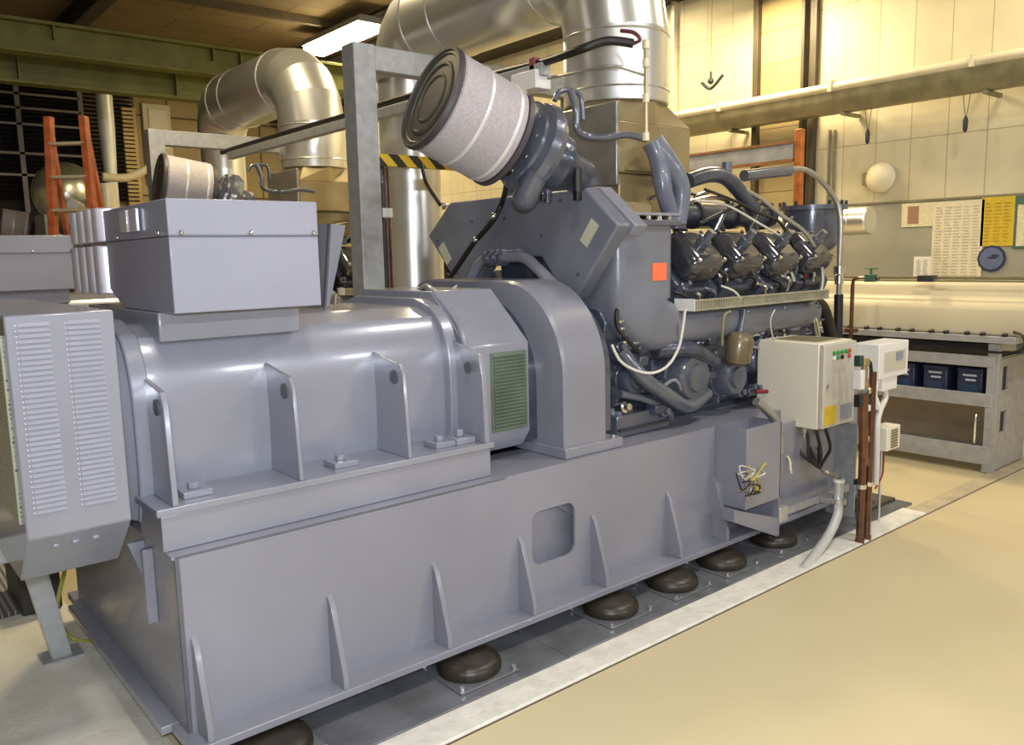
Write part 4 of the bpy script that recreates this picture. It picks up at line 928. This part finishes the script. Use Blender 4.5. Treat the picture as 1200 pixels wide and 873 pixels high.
# luminaires
def luminaire(name, c, sx, sy, colr, power, label, strength, down=True, cat='lamp'):
    t = thing(name, label, cat, c)
    x, y, z = c
    M().prism([(x-sx/2, z+.02), (x+sx/2, z+.02), (x+sx/2-.04, z+.12), (x-sx/2+.04, z+.12)], 'y', y-sy/2, y+sy/2).build('housing', GALVD, t)
    M().box(x-sx/2+.03, x+sx/2-.03, y-sy/2+.03, y+sy/2-.03, z-(.10 if name == 'ceiling_lamp' else 0), z+.02).build('diffuser', emis('lamp_glow_'+name, colr, strength), t)
    if name == 'unseen_bay_lamp': t['group'] = 'box lamps hanging from the ceiling'
    rod = M(); rod.cyl((x, y, z+.12), (x, y, ZC), .01, n=6); rod.build('suspension', DARKP, t)
    ld = bpy.data.lights.new(name+'_light', 'AREA'); ld.shape = 'RECTANGLE'; ld.size = sx; ld.size_y = sy; ld.energy = power; ld.color = colr
    lo = bpy.data.objects.new('light', ld); col.objects.link(lo); lo.location = (x, y, z-.13)
    return t
WARM = (1, .82, .50); COOL = (.93, .95, 1.); NEU = (1, .95, .86)
luminaire('ceiling_lamp', (6.85, 12.35, 5.22), .42, 1.9, WARM, 260, 'bright glowing box lamp under the ceiling above the rear duct', 60)
LW = []
for i, (x, y, z, p_, cl) in enumerate(((2.6, 6.2, 5.0, 260, WARM), (5.6, 7.6, 5.0, 260, WARM), (7.15, 5.0, 4.40, 230, WARM), (7.15, 2.2, 4.9, 75, WARM), (4.6, 1.0, 5.0, 170, NEU), (1.0, .6, 5.0, 150, NEU), (-2.5, 5.5, 5.0, 30, NEU), (7.1, 6.9, 4.9, 90, WARM))):
    luminaire('unseen_bay_lamp', (x, y, z), .5, .5, cl, p_, ('warm box lamp hanging above the near and second sets', 'warm box lamp above the exhaust duct', 'warm box lamp hanging close to the right wall column', 'warm box lamp above the battery rack', 'added unseen neutral fill lamp over the aisle in front of the engine', 'added unseen neutral fill lamp over the aisle in front of the alternator', 'added unseen neutral fill lamp over the concrete floor at left', 'warm box lamp near the wall rod and hook')[i], 8)  # unseen lamps: warm ones inferred from yellow ambient light, neutral ones added as fill
# unseen wall lamps behind the camera, added for cool front light
for i, x in enumerate((-1.5, .9, 3.3, 5.7)):
    t = thing('added_wall_lamp', 'added unseen fill lamp on the aisle wall, ' + ('farthest along toward the open floor', 'in front of the alternator', 'in front of the flywheel housing', 'nearest the battery rack')[i], 'lamp', (x, -3.95, 3.6), 'added fill lamps on the aisle wall')
    M().box(x-.28, x+.28, -4.0, -3.92, 3.5, 3.7).build('housing', WHITEP, t)
    M().box(x-.26, x+.26, -3.92, -3.90, 3.52, 3.68).build('tube_cover', emis('wall_fill_glow', COOL, 30), t)
    ld = bpy.data.lights.new('strip', 'AREA'); ld.shape = 'RECTANGLE'; ld.size = .5; ld.size_y = .15; ld.energy = 95; ld.color = COOL
    lo = bpy.data.objects.new('light', ld); col.objects.link(lo); lo.location = (x, -3.87, 3.6); lo.rotation_euler = (R_(80), 0, 0)

# the photographer's flash
ld = bpy.data.lights.new('flash', 'AREA'); ld.shape = 'DISK'; ld.size = .12; ld.energy = 150; ld.color = (.90, .94, 1)
lo = bpy.data.objects.new('flash', ld); col.objects.link(lo); lo.location = CAM+UP*.12-FW*.05; lo.rotation_euler = cam.matrix_world.to_euler()

# ================================================================== CONTROL CABINET AND BRACKET
br = thing('bracket_box', 'open grey-blue steel bracket box bolted to the base frame below the control cabinet', 'bracket', (3.9, 2.6, .1))
b = M(); b.box(3.70, 4.02, 2.50, 2.512, .32, .76); b.box(4.01, 4.022, 2.50, 2.698, .10, .76); b.box(3.69, 3.70, 2.50, 2.698, .32, .76)
b.build('side_panel', PAINT, br, bevel=.002)
b = M(); b.prism([(3.60, .27), (4.02, .09), (4.02, .20), (3.60, .34)], 'y', 2.505, 2.588); b.build('foot_plate', PAINT, br, bevel=.003)
M().box(4.03, 4.95, 2.60, 2.612, .20, .70).build('rear_panel', PAINT, br)
M().box(4.86, 4.872, 2.50, 2.69, .0+.012, .62).build('end_panel', GALVD, br)
b = M(); b.box(4.03, 4.80, 2.505, 2.535, .20, .215); b.box(4.03, 4.80, 2.505, 2.51, .215, .245); b.box(4.03, 4.80, 2.53, 2.535, .215, .245); b.build('mounting_channel', CHROME if False else GALVD, br)
M().box(4.02, 4.10, 2.495, 2.54, .17, .26).build('channel_end', GALV, br, bevel=.004)
M().tube([U(886, 470, 'y', 2.60), U(896, 478, 'y', 2.58), U(908, 492, 'y', 2.55), U(913, 512, 'y', 2.53), U(914, 530, 'y', 2.53)], .026, 12, 6).build('flexible_conduit', BRAID, br)
wb = thing('loose_wiring', 'tangle of thin wires spilling out of the bracket box', 'wires', (3.75, 2.48, .3))
rnd = random.Random(5)
for i in range(14):
    c = U(868+rnd.random()*22, 550+rnd.random()*40, 'y', 2.48)
    p_ = [c+Vector((rnd.uniform(-.07, .09), rnd.uniform(-.02, .02), rnd.uniform(-.05, .05))) for _ in range(4)]
    M().tube(p_, .004, 6, 4).build('wire', (OLIVE, BLACK, WIREW, BRAID, YELLOW)[i % 5], wb)
cb = thing('control_cabinet', 'cream wall-type control cabinet with lamps and a yellow sticker, right of the engine', 'control cabinet', (4.5, 2.6, .65))
M().box(4.33, 4.70, 2.465, 2.87, .665, 1.165).build('body', CREAM, cb, bevel=.006)
dr = M().box(4.335, 4.695, 2.435, 2.463, .672, 1.158).build('door', CREAMD, cb, bevel=.005)
M().lathe([(0, .014), (.008, .014), (.012, .006)], (4.37, 2.435, .92), (0, -1, 0), 14).build('door_lock', CHROME, dr)
for i, (dx, dz, mt_) in enumerate(((.10, .0, GREENL), (.145, .0, GREENL), (.19, .0, GREENL), (.235, 0, GREENL), (.10, -.03, WHITEP), (.145, -.03, GREENL), (.19, -.03, BLACK), (.27, .0, REDL), (.27, -.03, REDL))):
    M().lathe([(0, .013), (.01, .013), (.014, .005)], (4.335+dx, 2.435, 1.105+dz), (0, -1, 0), 12).build('indicator_lamp', mt_, dr)
M().box(4.35, 4.48, 2.431, 2.436, .69, .80).build('yellow_sticker', YELLOW, dr)
M().box(4.53, 4.66, 2.431, 2.436, .70, .79).build('grey_sticker', mat('grey_sticker', (.25, .27, .33), .4), dr)
M().box(4.40, 4.44, 2.63, 2.67, .20, .665).build('support_leg', GALVD, cb)
M().box(4.62, 4.66, 2.63, 2.67, .20, .665).build('support_leg', GALVD, cb)
M().box(4.40, 4.66, 2.52, 2.80, 1.165, 1.168).build('top_dust', OLIVE, cb)
cbl = thing('cabinet_cables', 'bundle of dark cables dropping from the cabinet underside into the grey conduit', 'cables', (4.45, 2.5, .4))
end = U(983, 566, 'y', 2.42)
for i in range(9):
    x = 4.34+i*.035; y = 2.55+(i % 3)*.08
    M().tube([(x, y, .67), (x+.01, y-.02, .60), (x+.03+rnd.uniform(-.02, .02), y-.03, .50), (end.x-.10, end.y+.06, .42), (end.x, end.y, .36), (end.x, end.y, .28)], .010, 8, 5).build('cable', (BLACK, DARKP, BRAID)[i % 3], cbl)
for i in range(8):
    x = 4.34+i*.04; M().lathe([(0, .016), (.03, .016), (.035, .010), (.06, .010)], (x, 2.55+(i % 3)*.08, .665), (0, 0, -1), 10).build('cable_gland', BRAID, cbl)
M().tube([(4.34, 2.80, .67), (4.32, 2.80, .58), (4.25, 2.60, .50), (4.22, 2.56, .44), (4.20, 2.54, .42)], .006, 8, 5).build('pale_cable', PAPER, cbl)
t = thing('cable_conduit', 'pale grey bent conduit tube running from the floor edge up to the cabinet cables', 'conduit', (3.9, 2.25, 0))
M().tube([(end.x, end.y, .345), (end.x, end.y, .20), (end.x-.01, end.y-.005, .14), (end.x-.12, end.y-.04, .10), (3.86, 2.255, .0)], .032, 16, 5).build('tube', mat('conduit_pale', (.62, .66, .66), .3, .3, .05), t) if False else M().tube([(end.x, end.y, .345), (end.x, end.y, .22), U(981, 605, 'y', 2.38), U(968, 632, 'y', 2.34), U(941, 668, 'y', 2.27)], .027, 16, 5).build('tube', mat('conduit_pale', (.60, .63, .62), .3, .3, .05), t)
M().lathe([(0, .034), (.02, .034)], (end.x, end.y, .33), (0, 0, 1), 18).build('tube_bush', WHITEP, t)
M().lathe([(0, .045), (.03, .045)], (end.x, end.y, .20), (0, 0, 1), 18).build('clamp', GALV, t)
M().box(end.x-.06, end.x+.06, end.y+.03, 2.50, .20, .235).build('clamp_bracket', GALV, t)
# heating pipes
t = thing('brown_pipe_pair', 'pair of reddish brown vertical pipes with valves beside the control cabinet', 'pipes', (4.47, 2.25, 0))
for px, yb, ztop in ((1007, 2.265, .50), (1015, 2.265, 1.0)):
    c = U(px, 640, 'y', yb)
    M().cyl((c.x, yb, 0.0), (c.x, yb, ztop), .021, n=18).build('pipe', BROWNP, t)
    M().lathe([(0, .026), (.03, .026)], (c.x, yb, .0), (0, 0, 1), 18).build('floor_collar', BROWNP, t)
    M().lathe([(0, .027), (.025, .027)], (c.x, yb, .33), (0, 0, 1), 14).build('union', CHROME, t)
M().cyl(U(1012, 545, 'y', 2.27), U(1012, 462, 'y', 2.27), .026).build('pipe_sleeve', mat('brown_sleeve', (.20, .075, .03), .25, .2, .3, 9, coat=.4), t)
c = U(1012, 455, 'y', 2.27)
M().lathe([(0, .03), (.03, .03), (.035, .018), (.13, .018), (.135, .028), (.17, .028)], c, (0, 0, 1), 14).build('valve_stack', mat('brass', (.45, .35, .18), .3, .7, .1), t)
M().box(c.x-.065, c.x-.025, 2.26, 2.30, c.z+.13, c.z+.19).build('valve_handle', mat('green_handle', (.02, .06, .04), .4), t, bevel=.004)
M().box(c.x-.07, c.x-.025, 2.25, 2.30, c.z+.0, c.z+.11).build('actuator', WHITEP, t, bevel=.004)
M().box(c.x-.07, c.x-.03, 2.25, 2.29, c.z-.10, c.z-.03).build('knob', BLACK, t, bevel=.004)
M().tube([c+Vector((.02, 0, .15)), c+Vector((.07, 0, .13)), c+Vector((.09, 0, -.02)), c+Vector((.05, 0, -.15)), c+Vector((.04, 0, -.42))], .010, 8, 5).build('sensor_lead', BLACK, t)
for dz in (-.02, -.12, -.30, -.44): M().box(c.x+.03, c.x+.055, 2.25, 2.29, c.z+dz-.015, c.z+dz+.02).build('fitting', (CHROME, WHITEP, MATS['brass'], CHROME)[int(-dz*10) % 4], t, bevel=.003)
for dx, r in ((.055, .011), (.085, .008)):
    M().cyl((c.x+dx, 2.30, .12), (c.x+dx, 2.30, c.z-.02), r).build('small_pipe', (MATS['brass'], BROWNP)[dx > .06], t)
M().box(c.x+.02, c.x+.10, 2.27, 2.32, .34, .37).build('pipe_clamp', BLACK, t, bevel=.003)
# white switch box group
t = thing('white_junction_box', 'white plastic switch box with grey front, upper box right of the brown pipes', 'junction box', (4.95, 2.3, .9))
a = U(1031, 404, 'y', 2.30); b_ = U(1052, 470, 'y', 2.30)
M().box(a.x, a.x+.01+.36, 2.30, 2.46, .93, a.z).build('case', WHITEP, t, bevel=.006)
M().box(a.x+.06, a.x+.33, 2.295, 2.302, .97, a.z-.05).build('front_cover', CREAMD, t, bevel=.002)
M().box(a.x+.20, a.x+.28, 2.29, 2.297, 1.03, 1.08).build('label', mat('blue_grey_label', (.25, .27, .38), .5), t)
M().box(a.x+.08, a.x+.26, 2.31, 2.42, .85, .93).build('lower_block', WHITEP, t, bevel=.006)
M().tube([(a.x+.16, 2.34, .86), (a.x+.18, 2.34, .80), (a.x+.08, 2.32, .74), (a.x+.03, 2.31, .66), (a.x+.02, 2.30, .45), (a.x+.02, 2.30, .3)], .018, 10, 6).build('white_hose', WIREW, t)
M().tube([(a.x+.05, 2.34, .93), (a.x+.00, 2.33, .85), (a.x+.04, 2.32, .76)], .025, 10, 6).build('insulated_branch', WHITEP, t)
M().cyl((a.x+.03, 2.36, .0), (a.x+.03, 2.36, .93), .011).build('stand_pipe', GALV, t)
t = thing('small_switch_box', 'small cream switch box with slotted side, lowest of the boxes by the brown pipes', 'switch box', (4.95, 2.3, .5))
a = U(1040, 502, 'y', 2.30)
M().box(a.x, a.x+.17, 2.30, 2.40, a.z-.145, a.z).build('case', CREAM, t, bevel=.005)
b = M(); 
for i in range(7): b.box(a.x+.05, a.x+.13, 2.294, 2.30, a.z-.13+i*.017, a.z-.12+i*.017)
b.build('slots', OLIVE, t)
M().tube([(a.x+.05, 2.34, a.z-.145), (a.x+.05, 2.34, a.z-.20), (a.x+.02, 2.33, a.z-.30), (a.x-.08, 2.32, a.z-.36)], .006, 6, 5).build('wire', REDH, t)
M().cyl((a.x+.08, 2.37, 0), (a.x+.08, 2.37, a.z-.145), .008).build('stand_pipe', GALV, t)
tag(M().box(5.0, 5.42, 2.50, 2.98, .0101, .03).build('floor_mat', mat('dark_mat', (.07, .065, .05), .6, 0, .2), bevel=.003), 'dark green-brown flat mat on the floor right of the brown pipes', 'mat')

# ================================================================== LEFT FOREGROUND
t = thing('hood_support_trestle', 'galvanised trestle under the left end of the alternator hood', 'trestle', (.6, 3.6, 0))
a = U(72, 768, 'z', 0)
vs = []
for p in (Vector((a.x, a.y, 0)), Vector((.52, 3.55, .60))):
    for u, v in ((-.04, -.03), (.04, -.03), (.04, .03), (-.04, .03)): vs.append(p+Vector((u, v, 0)))
M().add(vs, [(0,1,2,3),(4,7,6,5),(0,4,5,1),(1,5,6,2),(2,6,7,3),(3,7,4,0)]).build('leg', mat('leg_pale', (.58, .61, .63), .45, .2, .1, 12), t, bevel=.004)
M().box(-.6, .58, 3.50, 3.60, .60, .70).build('crossbar', GALVD, t, bevel=.004)
M().box(-.55, -.47, 3.5, 3.58, 0, .60).build('leg', GALV, t, bevel=.004)
M().box(a.x-.08, a.x+.08, a.y-.07, a.y+.07, 0, .01).build('foot_plate', GALVD, t)
M().box(.0, .39, 2.9, 3.0, .70, .74).build('arm', GALVD, t, bevel=.004) if False else None
GRT = bpy.data.materials.new('diamond_grating'); GRT.use_nodes = True; nt = GRT.node_tree; N = nt.nodes; L = nt.links; bs = N['Principled BSDF']; bs.inputs['Roughness'].default_value = .5
tc = N.new('ShaderNodeTexCoord'); mp = N.new('ShaderNodeMapping'); mp.inputs['Rotation'].default_value = (0, 0, R_(45)); L.new(tc.outputs['Object'], mp.inputs[0])
ck = N.new('ShaderNodeTexChecker'); ck.inputs['Scale'].default_value = 50; ck.inputs[1].default_value = (.40, .40, .38, 1); ck.inputs[2].default_value = (.05, .05, .045, 1); L.new(mp.outputs[0], ck.inputs[0]); L.new(ck.outputs['Color'], bs.inputs['Base Color'])
tag(M().box(-.8, .66, 4.55, 6.3, .0, .02).build('floor_grating', GRT, bevel=.003), 'diamond pattern floor grating at the left edge behind the trestle leg', 'grating')
tag(M().tube([(.70, 3.86, .66), (.71, 3.9, .45), (.66, 3.95, .2), (.72, 4.05, .02), (.80, 3.95, .006)], .009, 8, 6).build('earth_cable', mat('yellow_green_cable', (.42, .42, .10), .4)), 'yellow-green earth cable hanging beside the trestle leg', 'cable')
tag(M().box(.60, .78, 4.5, 4.9, .0, .25).build('dark_duct_end', DARKP, bevel=.01), 'dark duct end on the floor behind the base frame corner', 'duct')
# far left low wall cabinet beyond
t = thing('rear_shelf_unit', 'pale shelf unit with round drums at the left edge beyond the dark box', 'shelf', (1.2, 11.5, 0))

# ------------------------------------------------------------------ world & view
w = bpy.data.worlds.new('world'); bpy.context.scene.world = w; w.use_nodes = True
w.node_tree.nodes['Background'].inputs[0].default_value = (.9, .85, .7, 1); w.node_tree.nodes['Background'].inputs[1].default_value = .3
bpy.data.objects.remove(t)
sc = bpy.context.scene
sc.view_settings.view_transform = 'Standard'; sc.view_settings.look = 'None'; sc.view_settings.exposure = -.9; sc.view_settings.gamma = 1
sc.view_settings.use_curve_mapping = False
